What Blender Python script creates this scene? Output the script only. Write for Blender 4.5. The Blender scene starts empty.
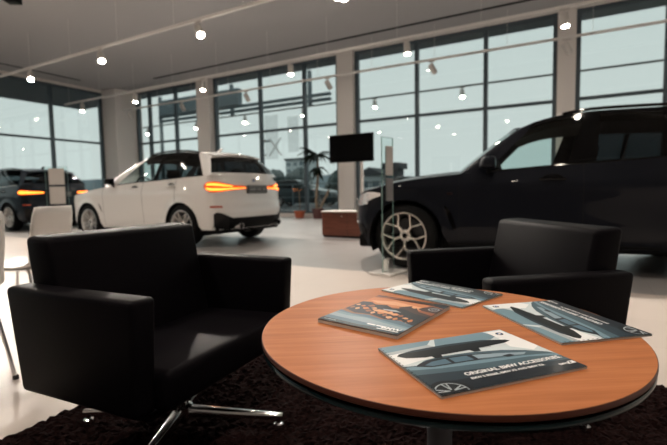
import bpy, bmesh, math, random
from mathutils import Vector, Matrix
random.seed(7)
SC = bpy.context.scene
COL = SC.collection
PI = math.pi

# ------------------------------------------------------------------ materials
def mat(name, col, rough=.5, metal=0., coat=0., coat_rough=.03, emit=None, estr=0., spec=.5, sheen=0., ior=1.5):
    m = bpy.data.materials.new(name); m.use_nodes = True
    b = m.node_tree.nodes['Principled BSDF']
    b.inputs['Base Color'].default_value = (*col, 1)
    b.inputs['Roughness'].default_value = rough
    b.inputs['Metallic'].default_value = metal
    b.inputs['Coat Weight'].default_value = coat
    b.inputs['Coat Roughness'].default_value = coat_rough
    b.inputs['Specular IOR Level'].default_value = spec
    b.inputs['IOR'].default_value = ior
    b.inputs['Sheen Weight'].default_value = sheen
    if emit:
        b.inputs['Emission Color'].default_value = (*emit, 1)
        b.inputs['Emission Strength'].default_value = estr
    return m

def bsdf(m): return m.node_tree.nodes['Principled BSDF']

def noise_bump(m, scale=200., strength=.1, dist=.002, detail=2.):
    nt = m.node_tree
    tc = nt.nodes.new('ShaderNodeTexCoord'); nz = nt.nodes.new('ShaderNodeTexNoise'); bp = nt.nodes.new('ShaderNodeBump')
    nz.inputs['Scale'].default_value = scale; nz.inputs['Detail'].default_value = detail
    bp.inputs['Strength'].default_value = strength; bp.inputs['Distance'].default_value = dist
    nt.links.new(tc.outputs['Object'], nz.inputs['Vector']); nt.links.new(nz.outputs['Fac'], bp.inputs['Height'])
    nt.links.new(bp.outputs['Normal'], bsdf(m).inputs['Normal'])
    return m

def noise_color(m, c1, c2, scale=3., detail=4., stretch=(1, 1, 1), rot=0., lo=.3, hi=.7, coord='Object'):
    nt = m.node_tree
    tc = nt.nodes.new('ShaderNodeTexCoord'); mp = nt.nodes.new('ShaderNodeMapping'); nz = nt.nodes.new('ShaderNodeTexNoise')
    cr = nt.nodes.new('ShaderNodeValToRGB')
    mp.inputs['Scale'].default_value = stretch; mp.inputs['Rotation'].default_value = (0, 0, rot)
    nz.inputs['Scale'].default_value = scale; nz.inputs['Detail'].default_value = detail
    cr.color_ramp.elements[0].position = lo; cr.color_ramp.elements[0].color = (*c1, 1)
    cr.color_ramp.elements[1].position = hi; cr.color_ramp.elements[1].color = (*c2, 1)
    nt.links.new(tc.outputs[coord], mp.inputs['Vector']); nt.links.new(mp.outputs['Vector'], nz.inputs['Vector'])
    nt.links.new(nz.outputs['Fac'], cr.inputs['Fac']); nt.links.new(cr.outputs['Color'], bsdf(m).inputs['Base Color'])
    return m

def glass(name, tint=(1, 1, 1), refl=1.0, ior=1.45):
    """thin pane: straight-through tinted transmission plus Fresnel reflection"""
    m = bpy.data.materials.new(name); m.use_nodes = True
    nt = m.node_tree; nt.nodes.clear()
    out = nt.nodes.new('ShaderNodeOutputMaterial'); mx = nt.nodes.new('ShaderNodeMixShader')
    tr = nt.nodes.new('ShaderNodeBsdfTransparent'); gl = nt.nodes.new('ShaderNodeBsdfGlossy'); lw = nt.nodes.new('ShaderNodeLayerWeight'); pw = nt.nodes.new('ShaderNodeMath'); ma = nt.nodes.new('ShaderNodeMath')
    f0 = ((ior-1)/(ior+1))**2
    pw.operation = 'POWER'; pw.inputs[1].default_value = 5.; ma.operation = 'MULTIPLY_ADD'; ma.inputs[1].default_value = (1-f0)*refl; ma.inputs[2].default_value = f0*refl
    nt.links.new(lw.outputs['Facing'], pw.inputs[0]); nt.links.new(pw.outputs[0], ma.inputs[0])
    tr.inputs['Color'].default_value = (*tint, 1); gl.inputs['Roughness'].default_value = 0.0
    nt.links.new(ma.outputs[0], mx.inputs['Fac'])
    nt.links.new(tr.outputs[0], mx.inputs[1]); nt.links.new(gl.outputs[0], mx.inputs[2]); nt.links.new(mx.outputs[0], out.inputs['Surface'])
    return m

# ------------------------------------------------------------------ mesh builder
class MB:
    def __init__(s): s.bm = bmesh.new(); s.mi = 0
    def _f(s, vs):
        try:
            f = s.bm.faces.new(vs); f.material_index = s.mi; f.smooth = True; return f
        except ValueError: return None
    def box(s, lo, hi, bevel=0., seg=2, mtx=None):
        r = bmesh.ops.create_cube(s.bm, size=1.0); vs = r['verts']
        for v in vs:
            v.co = Vector(((lo[0]+hi[0])/2+v.co.x*(hi[0]-lo[0]), (lo[1]+hi[1])/2+v.co.y*(hi[1]-lo[1]), (lo[2]+hi[2])/2+v.co.z*(hi[2]-lo[2])))
        es = list({e for v in vs for e in v.link_edges}); fs = list({f for v in vs for f in v.link_faces})
        for f in fs: f.material_index = s.mi
        if bevel > 0:
            r2 = bmesh.ops.bevel(s.bm, geom=es, offset=bevel, segments=seg, affect='EDGES', profile=.5)
            vs = list({v for f in r2['faces'] for v in f.verts} | {v for v in vs if v.is_valid})
            for f in r2['faces']: f.material_index = s.mi
        if mtx is not None:
            for v in vs: v.co = mtx @ v.co
        return s
    def hexa(s, pts, bevel=0., seg=2):
        """8 corner points: bottom 4 (ccw) then top 4"""
        vs = [s.bm.verts.new(p) for p in pts]
        fs = [s._f([vs[i] for i in q]) for q in ((3, 2, 1, 0), (4, 5, 6, 7), (0, 1, 5, 4), (1, 2, 6, 5), (2, 3, 7, 6), (3, 0, 4, 7))]
        if bevel > 0:
            es = list({e for v in vs for e in v.link_edges})
            r2 = bmesh.ops.bevel(s.bm, geom=es, offset=bevel, segments=seg, affect='EDGES', profile=.5)
            for f in r2['faces']: f.material_index = s.mi; f.smooth = True
        return s
    def grid(s, rows, closed=False, flip=False):
        V = [[s.bm.verts.new(p) for p in r] for r in rows]
        n = len(V[0])
        for i in range(len(V)-1):
            for j in range(n if closed else n-1):
                q = [V[i][j], V[i][(j+1) % n], V[i+1][(j+1) % n], V[i+1][j]]
                s._f(q[::-1] if flip else q)
        return V
    def tube(s, pts, r, n=10, cap=True, rr=None):
        pts = [Vector(p) for p in pts]; rings = []; up = None
        for i, p in enumerate(pts):
            d = (pts[min(i+1, len(pts)-1)]-pts[max(i-1, 0)]).normalized()
            if up is None: up = Vector((0, 0, 1)) if abs(d.z) < .9 else Vector((1, 0, 0))
            a = d.cross(up).normalized(); b = a.cross(d).normalized(); up = b
            rad = rr[i] if rr else r
            rings.append([p+(a*math.cos(2*PI*k/n)+b*math.sin(2*PI*k/n))*rad for k in range(n)])
        V = s.grid(rings, closed=True)
        if cap: s._f(V[0]); s._f(V[-1][::-1])
        return s
    def lathe(s, prof, n=32, mtx=None, cap=False):
        """profile of (radius, height) about z"""
        mtx = mtx or Matrix()
        V = s.grid([[mtx @ Vector((r*math.cos(2*PI*k/n), r*math.sin(2*PI*k/n), z)) for k in range(n)] for r, z in prof], closed=True)
        if cap: s._f(V[0][::-1]); s._f(V[-1])
        return s
    def poly(s, pts):
        return s._f([s.bm.verts.new(p) for p in pts])
    def prism(s, pts, d):
        """polygon pts swept by the vector d"""
        d = Vector(d); a = [s.bm.verts.new(p) for p in pts]; b = [s.bm.verts.new(Vector(p)+d) for p in pts]
        n = len(a); fs = [s._f(a[::-1]), s._f(b)]
        for i in range(n): fs.append(s._f([a[i], a[(i+1) % n], b[(i+1) % n], b[i]]))
        for f in fs:
            if f: f.smooth = False
        return s
    def text(s, body, size, mtx, extrude=0., align='LEFT', shear=0., bold=0.):
        cu = bpy.data.curves.new('t', 'FONT'); cu.body = body; cu.size = size; cu.extrude = extrude; cu.align_x = align; cu.shear = shear
        cu.resolution_u = 3; cu.offset = bold
        o = bpy.data.objects.new('t', cu); COL.objects.link(o)
        dg = bpy.context.evaluated_depsgraph_get(); dg.update()
        me = bpy.data.meshes.new_from_object(o.evaluated_get(dg))
        n0 = len(s.bm.verts); f0 = len(s.bm.faces)
        s.bm.from_mesh(me); s.bm.verts.ensure_lookup_table(); s.bm.faces.ensure_lookup_table()
        for v in s.bm.verts[n0:]: v.co = mtx @ v.co
        for f in s.bm.faces[f0:]: f.material_index = s.mi
        bpy.data.objects.remove(o); bpy.data.curves.remove(cu); bpy.data.meshes.remove(me)
        return s
    def build(s, name, m, parent=None, smooth=40):
        bmesh.ops.recalc_face_normals(s.bm, faces=s.bm.faces)
        me = bpy.data.meshes.new(name); s.bm.to_mesh(me); s.bm.free()
        for x in (m if isinstance(m, (list, tuple)) else [m]): me.materials.append(x)
        if smooth:
            me.polygons.foreach_set('use_smooth', [True]*len(me.polygons))
            try: me.set_sharp_from_angle(angle=math.radians(smooth))
            except Exception: pass
        else: me.polygons.foreach_set('use_smooth', [False]*len(me.polygons))
        o = bpy.data.objects.new(name, me); COL.objects.link(o)
        if parent: o.parent = parent
        return o

def tag(o, label=None, cat=None, group=None, kind=None):
    if label: o['label'] = label
    if cat: o['category'] = cat
    if group: o['group'] = group
    if kind: o['kind'] = kind
    return o
def thing(name, label, cat, loc=(0, 0, 0), rz=0., group=None):
    o = bpy.data.objects.new(name, None); COL.objects.link(o); o.empty_display_size = .1
    o.location = loc; o.rotation_euler = (0, 0, rz)
    return tag(o, label, cat, group)
def struct(o): o['kind'] = 'structure'; return o
def dup(root, loc=None, rz=None, label=None, group=None):
    def rec(o, par):
        c = o.copy(); COL.objects.link(c)
        if par is not None: c.parent = par
        for ch in o.children: rec(ch, c)
        return c
    r = rec(root, None)
    if loc is not None: r.location = loc
    if rz is not None: r.rotation_euler = (0, 0, rz)
    if label: r['label'] = label
    if group: r['group'] = group
    return r
def lerp(a, b, t): return a+(b-a)*t
def table(xs, ys):
    """smooth monotone interpolation through the given points"""
    n = len(xs); d = [(ys[i+1]-ys[i])/(xs[i+1]-xs[i]) for i in range(n-1)]
    m = [d[0]]+[0 if d[i-1]*d[i] <= 0 else 2*d[i-1]*d[i]/(d[i-1]+d[i]) for i in range(1, n-1)]+[d[-1]]
    def f(x):
        if x <= xs[0]: return ys[0]
        if x >= xs[-1]: return ys[-1]
        i = 0
        while x > xs[i+1]: i += 1
        h = xs[i+1]-xs[i]; t = (x-xs[i])/h
        return (1+2*t)*(1-t)**2*ys[i]+t*(1-t)**2*h*m[i]+t*t*(3-2*t)*ys[i+1]+t*t*(t-1)*h*m[i+1]
    return f
WORLD, SPOT, LENS, EXPO = 1.0, 520., 200., 0.0
# ------------------------------------------------------------------ cars
M_RUB = mat('tyre_rubber', (.005, .005, .0055), .75, spec=.2)
M_BLK = mat('gloss_black', (.003, .003, .0035), .05, spec=.5, ior=1.3)
M_BLKP = mat('black_plastic', (.004, .004, .0045), .5, ior=1.2)
M_SEAM = mat('panel_gap', (.003, .003, .003), .9)
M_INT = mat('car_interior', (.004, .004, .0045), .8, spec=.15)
M_CHR = mat('chrome', (.75, .75, .76), .08, 1.)
M_ALU = mat('alloy_wheel_silver', (.80, .76, .72), .34, 1.)
M_ALU2 = mat('alloy_wheel_grey', (.72, .69, .67), .34, 1.)
M_DISC = mat('brake_disc', (.06, .06, .065), .4, 1.)
G_CAR = glass('car_glass_clear', (.78, .86, .85))
G_DARK = glass('car_glass_tinted', (.10, .12, .13))
G_LAMP = glass('lamp_lens', (.9, .93, .95), 1.3)

def make_wheel(parent, name, x, y, side, R, W, rim, m_rim, spokes='y'):
    """side=+1: outer face towards +y. Built about a y axis."""
    root = bpy.data.objects.new(name, None); COL.objects.link(root); root.parent = parent; root.location = (x, y, R)
    T = Matrix.Rotation(-PI/2*side, 4, 'X')          # local z -> +y*side
    b = MB(); h = W/2
    b.lathe([(rim-.012, h-.02), (rim+.004, h-.006), (rim+.02, h-.002), (R-.05, h+.004), (R-.02, h-.012), (R-.004, h-.04), (R, h-.07), (R, -h+.07), (R-.004, -h+.04), (R-.02, -h+.012), (rim+.02, -h), (rim-.012, -h+.02)], 48, T)
    b.build('tyre', M_RUB, root)
    b = MB()
    b.lathe([(rim+.008, h-.012), (rim+.006, h-.002), (rim-.006, h-.002), (rim-.016, h-.016), (rim-.022, h-.06), (rim-.05, -h+.05), (rim+.005, -h+.03)], 48, T)
    b.build('rim', m_rim, root)
    b = MB()
    def bar(p0, p1, w0, w1, z0, z1, th):
        p0 = Vector((*p0, 0)); p1 = Vector((*p1, 0)); d = (p1-p0).normalized(); n = Vector((-d.y, d.x, 0))
        pts = []
        for zz in (-th, 0):
            for p, w, z, sg in ((p0, w0, z0, -1), (p1, w1, z1, -1), (p1, w1, z1, 1), (p0, w0, z0, 1)):
                ww = w*(1.0 if zz else .8)
                pts.append(T @ (p+n*sg*ww/2+Vector((0, 0, z+zz))))
        b.hexa(pts, .003, 1)
    zc = h-.045; zr = h-.012
    for k in range(5):
        a = PI/2+2*PI*k/5
        P = lambda r, da: (r*math.cos(a+da), r*math.sin(a+da))
        if spokes == 'y':
            bar(P(.03, 0), P(rim*.52, 0), .036, .028, zc, lerp(zc, zr, .55), .035)
            for sgn in (-1, 1):
                bar(P(rim*.48, 0), P(rim-.012, sgn*.36), .022, .019, lerp(zc, zr, .5), zr, .03)
        else:
            for sgn in (-1, 1):
                bar(P(.05, sgn*.35), P(rim-.012, sgn*.20), .026, .020, zc, zr, .03)
    b.lathe([(.0, zc+.004), (.035, zc+.004), (.05, zc-.002), (.068, zc-.012), (.072, zc-.05), (.0, zc-.05)], 24, T)
    b.build('spokes', m_rim, root)
    b = MB(); b.lathe([(0, zc+.009), (.024, zc+.009), (.031, zc+.004), (.033, zc-.005)], 20, T); b.build('hub_cap', M_BLKP, root)
    b = MB(); b.lathe([(.07, -.005), (rim*.74, -.005), (rim*.74, -.03), (.07, -.03)], 36, T); b.build('brake_disc', M_DISC, root)
    return root

def make_car(name, label, cat, loc, rz, S, paint, group=None):
    """SUV from contours. x forward, y left, origin between the axles on the ground."""
    root = thing(name, label, cat, loc, rz, group)
    detail = S.get('detail', 2)
    hw = S['hw']; xF = table(*S['xF']); xR = table(*S['xR']); Lf, Lr = S['Lf'], S['Lr']
    zt_ = table(*S['zt']); zs = S['zs']; axf, axr, ra, R = S['wb']/2, -S['wb']/2, S['ra'], S['R']
    prof = table(*S['prof']); tap = table(*S['taper'])
    xjf, xjr = S['xjf'], S['xjr']; nfr, nrr = S.get('nf', 2.3), S.get('nr', 2.8)
    def W(x, z):
        w = hw*prof(z)*tap(x)
        for xa in (axf, axr):
            d = math.hypot(x-xa, z-R)
            if d >= ra-.02: w += .016*math.exp(-((d-ra)/.06)**2)
        return w
    def zbot(c):
        k, v = c
        if k == 'f': return S['zbf']
        if k == 'r': return S['zbr']
        for xa in (axf, axr):
            d = v-xa
            if abs(d) < ra:
                zz = R+math.sqrt(ra*ra-d*d)
                if zz > zs: return zz
        if v > axf: return lerp(zs, S['zbf'], min(1, (v-axf-ra*.9)/max(.01, xjf-axf-ra*.9)))
        if v < axr: return lerp(zs, S['zbr'], min(1, (axr-ra*.9-v)/max(.01, axr-ra*.9-xjr)))
        return zs
    def pt(c, z):
        k, v = c
        if k == 's': return Vector((v, W(v, z), z))
        th = v*PI/2
        if k == 'f':
            L = xF(z)-xjf
            return Vector((xjf+L*math.cos(th)**(2/nfr) if v < 1 else xjf, W(xjf, z)*(math.sin(th)**(2/nfr) if v > 0 else 0), z))
        L = xR(z)-xjr
        return Vector((xjr+L*math.cos(th)**(2/nrr) if v < 1 else xjr, W(xjr, z)*(math.sin(th)**(2/nrr) if v > 0 else 0), z))
    def zt(c):
        return zt_(pt(c, .8).x)
    def normal(c, z):
        k, v = c; e = .02
        if k == 's': a, b2 = (k, v+e), (k, v-e)
        elif k == 'f': a, b2 = (k, max(0.001, v-e)), (k, min(1, v+e))
        else: a, b2 = (k, min(1, v+e)), (k, max(0.001, v-e))
        t = pt(a, z)-pt(b2, z); u = pt(c, z+e)-pt(c, z-e)
        n = u.cross(t); n.normalize()
        if n.dot(pt(c, z)-Vector((0, 0, .9))) < 0: n = -n
        return n
    # ---- columns
    xs = set()
    gap = .007
    seams = S['seams']
    for xa in (axf, axr):
        a0 = math.asin(max(-1, (zs-R)/ra)); N = 9
        for i in range(N+1):
            a = a0+(PI/2-a0)*i/N
            for sg in (-1, 1): xs.add(round(xa+sg*ra*math.cos(a), 4))
        for sg in (-1, 1): xs.add(round(xa+sg*(ra*math.cos(a0)+.002), 4))
    for x in seams: xs.add(x); xs.add(round(x-gap, 4))
    xs = sorted([x for x in xs if xjr+.02 < x < xjf-.02], reverse=True)
    full = [xjf-.0001]
    for x in xs+[xjr+.0001]:
        n = int((full[-1]-x)/.13)
        for i in range(1, n+1): full.append(lerp(full[-1], x, 1/(n-i+2)) if False else full[-1]+(x-full[-1])/(n-i+2))
        full.append(x)
    cols = [('f', i/10) for i in range(11)]+[('s', x) for x in full]+[('r', i/10) for i in range(10, -1, -1)]
    NR = 16
    verts = []; idx = {}
    def addv(p): verts.append(p); return len(verts)-1
    faces = {}   # part -> list of (quad, material index)
    def addf(part, q, mi=0):
        q2 = []
        for i in q:
            if not q2 or (verts[i]-verts[q2[-1]]).length > 1e-6: q2.append(i)
        if len(q2) > 2 and (verts[q2[0]]-verts[q2[-1]]).length < 1e-6: q2.pop()
        if len(q2) > 2: faces.setdefault(part, []).append((q2, mi))
    LG = []
    for c in cols:
        zb, z1 = zbot(c), zt(c)
        LG.append([pt(c, lerp(zb, z1, j/NR)) for j in range(NR+1)])
    fd, rd0, rd1 = S['doors']
    def lpart(c0, c1, z):
        if c0[0] == 'f' and c1[0] == 'f': return 'front_bumper' if z < S['bump_f'] else 'front_fascia'
        if c0[0] == 'r' and c1[0] == 'r':
            if z < S['bump_r']: return 'rear_bumper'
            return 'tailgate' if max(c0[1], c1[1]) < .78 else 'rear_quarter_panel'
        x = (pt(c0, .8).x+pt(c1, .8).x)/2
        if z < zs+.055 and axr+ra < x < axf-ra: return 'side_sill'
        if x > fd: return 'front_fender'
        if x > rd0: return 'front_door'
        if x > rd1: return 'rear_door'
        return 'rear_quarter_panel'
    for sg, sn in ((1, 'l'), (-1, 'r')):
        ids = [[addv(Vector((p.x, p.y*sg, p.z))) for p in r] for r in LG]
        for i in range(len(cols)-1):
            c0, c1 = cols[i], cols[i+1]
            seam = c0[0] == 's' and c1[0] == 's' and abs(c0[1]-c1[1]) < gap*1.3 and any(abs(c0[1]-s_) < 1e-3 for s_ in seams)
            for j in range(NR):
                z = (LG[i][j].z+LG[i][j+1].z+LG[i+1][j].z+LG[i+1][j+1].z)/4
                q = [ids[i][j], ids[i+1][j], ids[i+1][j+1], ids[i][j+1]]
                if sg > 0: q = q[::-1]
                p = lpart(c0, c1, z)
                mid = p in ('front_bumper', 'front_fascia', 'rear_bumper', 'tailgate')
                mi = 1 if (seam and z > zs+.05) else 0
                addf(p if mid else p+'|'+sn, q, mi)
    # ---- hood
    ch = table(*S['hood_crown']); xcow = S['xcowl']
    def zh(c, s_): 
        p = pt(c, zt(c)); return zt(c)+ch(p.x)*(1-abs(s_)**2.6)
    NH = 12
    HG = []
    for c in cols:
        p = pt(c, zt(c))
        if c[0] == 'r' or p.x < xcow: break
        HG.append([Vector((p.x, p.y*(1-2*k/NH), zh(c, 1-2*k/NH))) for k in range(NH+1)])
    ids = [[addv(p) for p in r] for r in HG]
    for i in range(len(HG)-1):
        for k in range(NH): addf('bonnet', [ids[i][k], ids[i][k+1], ids[i+1][k+1], ids[i+1][k]])
    # ---- greenhouse
    g = S['gh']; crown = g['crown']; zre = table(*g['zroof']); yt = table(*g['yt'])
    hs = [0, .035, .12, .25, .4, .55, .7, .82, .9, .95, 1.0]
    scols = g['cols']      # (x at base, x at top, tag of the strip behind it)
    sc = []
    for i, (a, b2, nm) in enumerate(scols):
        sc.append((a, b2, nm))
        if i < len(scols)-1:
            a2, b3, _ = scols[i+1]; n = int(max(abs(a-a2), abs(b2-b3))/.16)
            for k in range(1, n+1): sc.append((lerp(a, a2, k/(n+1)), lerp(b2, b3, k/(n+1)), nm))
    xc = table([0, 1], [g['wc'][0], g['wc'][1]]); xrc = table(*g['rc'])
    def sidept(a, b2, h):
        x = lerp(a, b2, h)
        if a == scols[-1][0] and b2 == scols[-1][1]: x = table(*g['rd'])(h)
        xb = max(min(x, xjf), xjr+.0)
        zb = zt_(xb); yb = W(xb, zb)-.012
        if x < xjr:                                   # behind the side: follow the rear corner
            yb = g.get('yrear', yb)
        hh = h+.10*h*(1-h)
        return Vector((x, lerp(yb, yt(x), h**1.12), lerp(zb, zre(x), hh if h < 1 else 1)))
    def roofz(x, y): return zre(x)+crown*(1-(y/yt(x))**2)
    GG = []; gc = []
    NF = 8
    for k in range(NF):                               # windscreen
        t = k/NF; r = []
        for h in hs:
            A = sidept(scols[0][0], scols[0][1], h); C = xc(h)
            x = C+(A.x-C)*t**2.2; y = A.y*t
            zb = lerp(g['wz'], A.z if h == 0 else zt_(scols[0][0]), t**2)
            ztp = A.z if h == 1 else zre(scols[0][1]); ztp += crown*(1-t*t)
            r.append(Vector((x, y, lerp(zb, ztp, h+.06*h*(1-h)))))
        GG.append(r); gc.append('windscreen')
    for a, b2, nm in sc: GG.append([sidept(a, b2, h) for h in hs]); gc.append(nm)
    for k in range(NF-1, -1, -1):                     # back glass
        t = k/NF; r = []
        for h in hs:
            A = sidept(scols[-1][0], scols[-1][1], h); C = xrc(h)
            x = C+(A.x-C)*t**2.6; y = A.y*t
            zb = zt_(pt(('r', 0), .8).x)
            r.append(Vector((x, y, lerp(lerp(zb, A.z, t*t) if h == 0 else lerp(zb, zt_(scols[-1][0]), t*t), zre(scols[-1][1])+crown*(1-t*t), h))))
        GG.append(r); gc.append('rear_window')
    gc[NF+len(sc)-1] = 'rear_pillar_strip'
    for sg, sn in ((1, 'l'), (-1, 'r')):
        ids = [[addv(Vector((p.x, p.y*sg, p.z))) for p in r] for r in GG]
        for i in range(len(GG)-1):
            nm = gc[i]
            for j in range(len(hs)-1):
                hm = (hs[j]+hs[j+1])/2
                q = [ids[i][j], ids[i+1][j], ids[i+1][j+1], ids[i][j+1]]
                if sg > 0: q = q[::-1]
                if nm == 'windscreen': p = 'windscreen' if hm < .97 else 'roof'
                elif nm == 'rear_window': p = 'rear_window' if g['rwin'][0] < hm < g['rwin'][1] else 'tailgate'
                elif nm == 'rear_pillar_strip': p = 'tailgate' if not g.get('strip_glass') else ('rear_window' if g['rwin'][0] < hm < g['rwin'][1] else 'tailgate')
                elif nm in ('front_door_window', 'rear_door_window', 'quarter_window'):
                    p = nm+'|'+sn if hm < .9 and hm > .03 else ('window_frame|'+sn)
                else: p = nm+'|'+sn
                addf(p, q)
    NRF = 12
    ids = [[addv(Vector((r[-1].x, r[-1].y*(1-2*k/NRF), roofz(r[-1].x, r[-1].y*(1-2*k/NRF)) if abs(r[-1].y) > 1e-5 else r[-1].z)) if 0 < k < NRF else Vector((r[-1].x, r[-1].y*(1-2*k/NRF), r[-1].z))) for k in range(NRF+1)] for r in GG]
    for i in range(len(GG)-1):
        for k in range(NRF): addf('roof', [ids[i][k], ids[i][k+1], ids[i+1][k+1], ids[i+1][k]])
    # ---- build the parts with shared smooth normals
    bm = bmesh.new(); bv = [bm.verts.new(v) for v in verts]
    key = []
    for part, fl in faces.items():
        for q, mi in fl:
            try: f = bm.faces.new([bv[i] for i in q]); key.append((f, part, mi))
            except ValueError: pass
    groups = {'bonnet': 0, 'roof': 1}
    bm.normal_update()
    # merge-normals by position within smooth family
    acc = {}
    def fam(p):
        p = p.split('|')[0]
        if p == 'bonnet': return 0
        if p == 'roof': return 1
        if p in ('front_bumper', 'front_fascia', 'rear_bumper', 'front_fender', 'front_door', 'rear_door', 'rear_quarter_panel', 'side_sill'): return 2
        return 3
    for f, part, mi in key:
        for v in f.verts:
            k = (fam(part), round(v.co.x, 4), round(v.co.y, 4), round(v.co.z, 4))
            acc[k] = acc.get(k, Vector())+f.normal*f.calc_area()
    parts = {}
    for f, part, mi in key: parts.setdefault(part, []).append((f, mi))
    MATS = {'windscreen': [G_CAR], 'front_door_window': [S['g1']], 'rear_door_window': [S['g2']], 'quarter_window': [S['g2']], 'rear_window': [S['g3']],
            'window_frame': [S['frame']], 'centre_pillar': [M_BLK], 'front_pillar': [S['apillar']], 'rear_pillar': [paint], 'door_divider': [M_BLK], 'front_bumper': [paint, M_SEAM]}
    PO = {}
    for part, fl in parts.items():
        nm = part.split('|')[0]; me = bpy.data.meshes.new(nm); vi = {}; vl = []; fs = []; ns = []
        for f, mi in fl:
            q = []
            for v in f.verts:
                k = (round(v.co.x, 4), round(v.co.y, 4), round(v.co.z, 4))
                if k not in vi:
                    vi[k] = len(vl); vl.append(v.co.copy()); n = acc[(fam(part),)+k].normalized(); ns.append(n)
                if vi[k] not in q: q.append(vi[k])
            fs.append((q, mi))
        fs = [x for x in fs if len(x[0]) > 2]
        me.from_pydata(vl, [], [x[0] for x in fs])
        for m_ in MATS.get(nm, [paint, M_SEAM]): me.materials.append(m_)
        for p_, (q, mi) in zip(me.polygons, fs): p_.use_smooth = True; p_.material_index = min(mi, len(me.materials)-1)
        me.validate()
        if len(me.vertices) == len(ns): me.normals_split_custom_set_from_vertices(ns)
        o = bpy.data.objects.new(nm, me); COL.objects.link(o); o.parent = root; PO[part] = o
    bm.free()
    def child(b, nm, m, par=None, sm=40): return b.build(nm, m, par or root, sm)
    # ---- inner lining (door cards, headlining) so the shell is dark inside
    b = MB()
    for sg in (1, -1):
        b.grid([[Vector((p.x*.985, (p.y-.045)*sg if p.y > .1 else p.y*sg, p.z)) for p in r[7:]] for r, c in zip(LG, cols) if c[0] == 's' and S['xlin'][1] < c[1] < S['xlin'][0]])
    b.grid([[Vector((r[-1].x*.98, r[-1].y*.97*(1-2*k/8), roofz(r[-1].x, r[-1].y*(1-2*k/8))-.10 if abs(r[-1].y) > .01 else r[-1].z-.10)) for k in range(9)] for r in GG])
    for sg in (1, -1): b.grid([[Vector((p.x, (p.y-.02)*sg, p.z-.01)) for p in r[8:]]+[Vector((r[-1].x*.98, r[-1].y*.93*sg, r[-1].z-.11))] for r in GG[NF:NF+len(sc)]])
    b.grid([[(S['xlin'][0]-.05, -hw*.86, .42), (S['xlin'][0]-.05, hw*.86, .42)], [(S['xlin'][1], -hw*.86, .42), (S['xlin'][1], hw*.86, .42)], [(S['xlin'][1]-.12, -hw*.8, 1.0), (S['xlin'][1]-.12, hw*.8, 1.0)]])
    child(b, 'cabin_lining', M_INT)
    # ---- dashboard, wheel, seats
    xd = S['xdash']; zd = S['zdash']
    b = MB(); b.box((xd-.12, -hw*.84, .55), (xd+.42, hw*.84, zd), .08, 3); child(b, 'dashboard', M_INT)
    b = MB(); ang = Matrix.Translation((xd-.26, .36, zd+.03)) @ Matrix.Rotation(math.radians(-68), 4, 'Y')
    b.lathe([(.185+.016*math.cos(2*PI*k/10), .016*math.sin(2*PI*k/10)) for k in range(11)], 28, ang)
    b.lathe([(0, -.02), (.06, -.02), (.07, -.05), (0, -.05)], 16, ang)
    for a in (0, PI, -PI/2): b.tube([ang @ Vector((.05*math.cos(a), .05*math.sin(a), -.03)), ang @ Vector((.18*math.cos(a), .18*math.sin(a), 0))], .014, 6)
    child(b, 'steering_wheel', M_INT)
    for sx, ys in ((S['seat'][0], (.37, -.37)), (S['seat'][1], (.42, -.42))):
        for y in ys:
            b = MB(); w = .25
            b.box((sx-.25, y-w, .5), (sx+.27, y+w, .68), .06, 3)
            b.box((-.07, -w, 0), (.07, w, .60), .06, 3, Matrix.Translation((sx-.27, y, .60)) @ Matrix.Rotation(math.radians(-16), 4, 'Y'))
            b.box((-.05, -.13, .63), (.05, .13, .80), .04, 3, Matrix.Translation((sx-.27, y, .60)) @ Matrix.Rotation(math.radians(-13), 4, 'Y'))
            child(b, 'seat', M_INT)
    # ---- wheel housings and wheels
    for xa in (axf, axr):
        for sg in (1, -1):
            b = MB(); rl = ra+.004
            yo = W(xa, R+ra)-.012
            b.grid([[Vector((xa+rl*math.cos(a), y*sg, R+rl*math.sin(a))) for y in (yo, yo-.40)] for a in [math.radians(-25+230*i/24) for i in range(25)]])
            b.poly([Vector((xa+rl*math.cos(a), (yo-.40)*sg, R+rl*math.sin(a))) for a in [math.radians(-25+230*i/24) for i in range(25)]])
            child(b, 'wheel_arch_liner', M_RUB)
            make_wheel(root, 'wheel', xa, sg*(W(xa, R+ra)-.022-S['tw']/2), sg, R, S['tw'], S['rim'], S['mrim'], S['spk']).rotation_euler = (0, 0, S.get('steer', 0) if xa > 0 else 0)
    b = MB(); b.box((axr-.75, -hw*.86, S['zs']-.04), (axf+.6, hw*.86, S['zs']+.12), .03); child(b, 'underbody', M_BLKP)
    # ---- helpers for things laid on the skin
    def patch(cl, lo, hi, off, sg, nz=5, skirt=.02):
        rows = []
        for c, a, d in zip(cl, lo, hi):
            r = []
            for j in range(nz+1):
                z = lerp(a, d, j/nz); p = pt(c, z)+normal(c, z)*off; r.append(Vector((p.x, p.y*sg, p.z)))
            n0 = normal(c, a); n1 = normal(c, d)
            p0 = pt(c, a)-n0*skirt; p1 = pt(c, d)-n1*skirt
            rows.append([Vector((p0.x, p0.y*sg, p0.z))]+r+[Vector((p1.x, p1.y*sg, p1.z))])
        def endrow(row): return [row[k].lerp(row[0].lerp(row[-1], k/(len(row)-1)), 1) for k in range(len(row))]
        return [endrow(rows[0])]+rows+[endrow(rows[-1])]
    H = dict(root=root, pt=pt, W=W, zt=zt, zt_=zt_, normal=normal, patch=patch, child=child, PO=PO, sidept=sidept, zre=zre, yt=yt, roofz=roofz, R=R, axf=axf, axr=axr, cols=cols)
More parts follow.
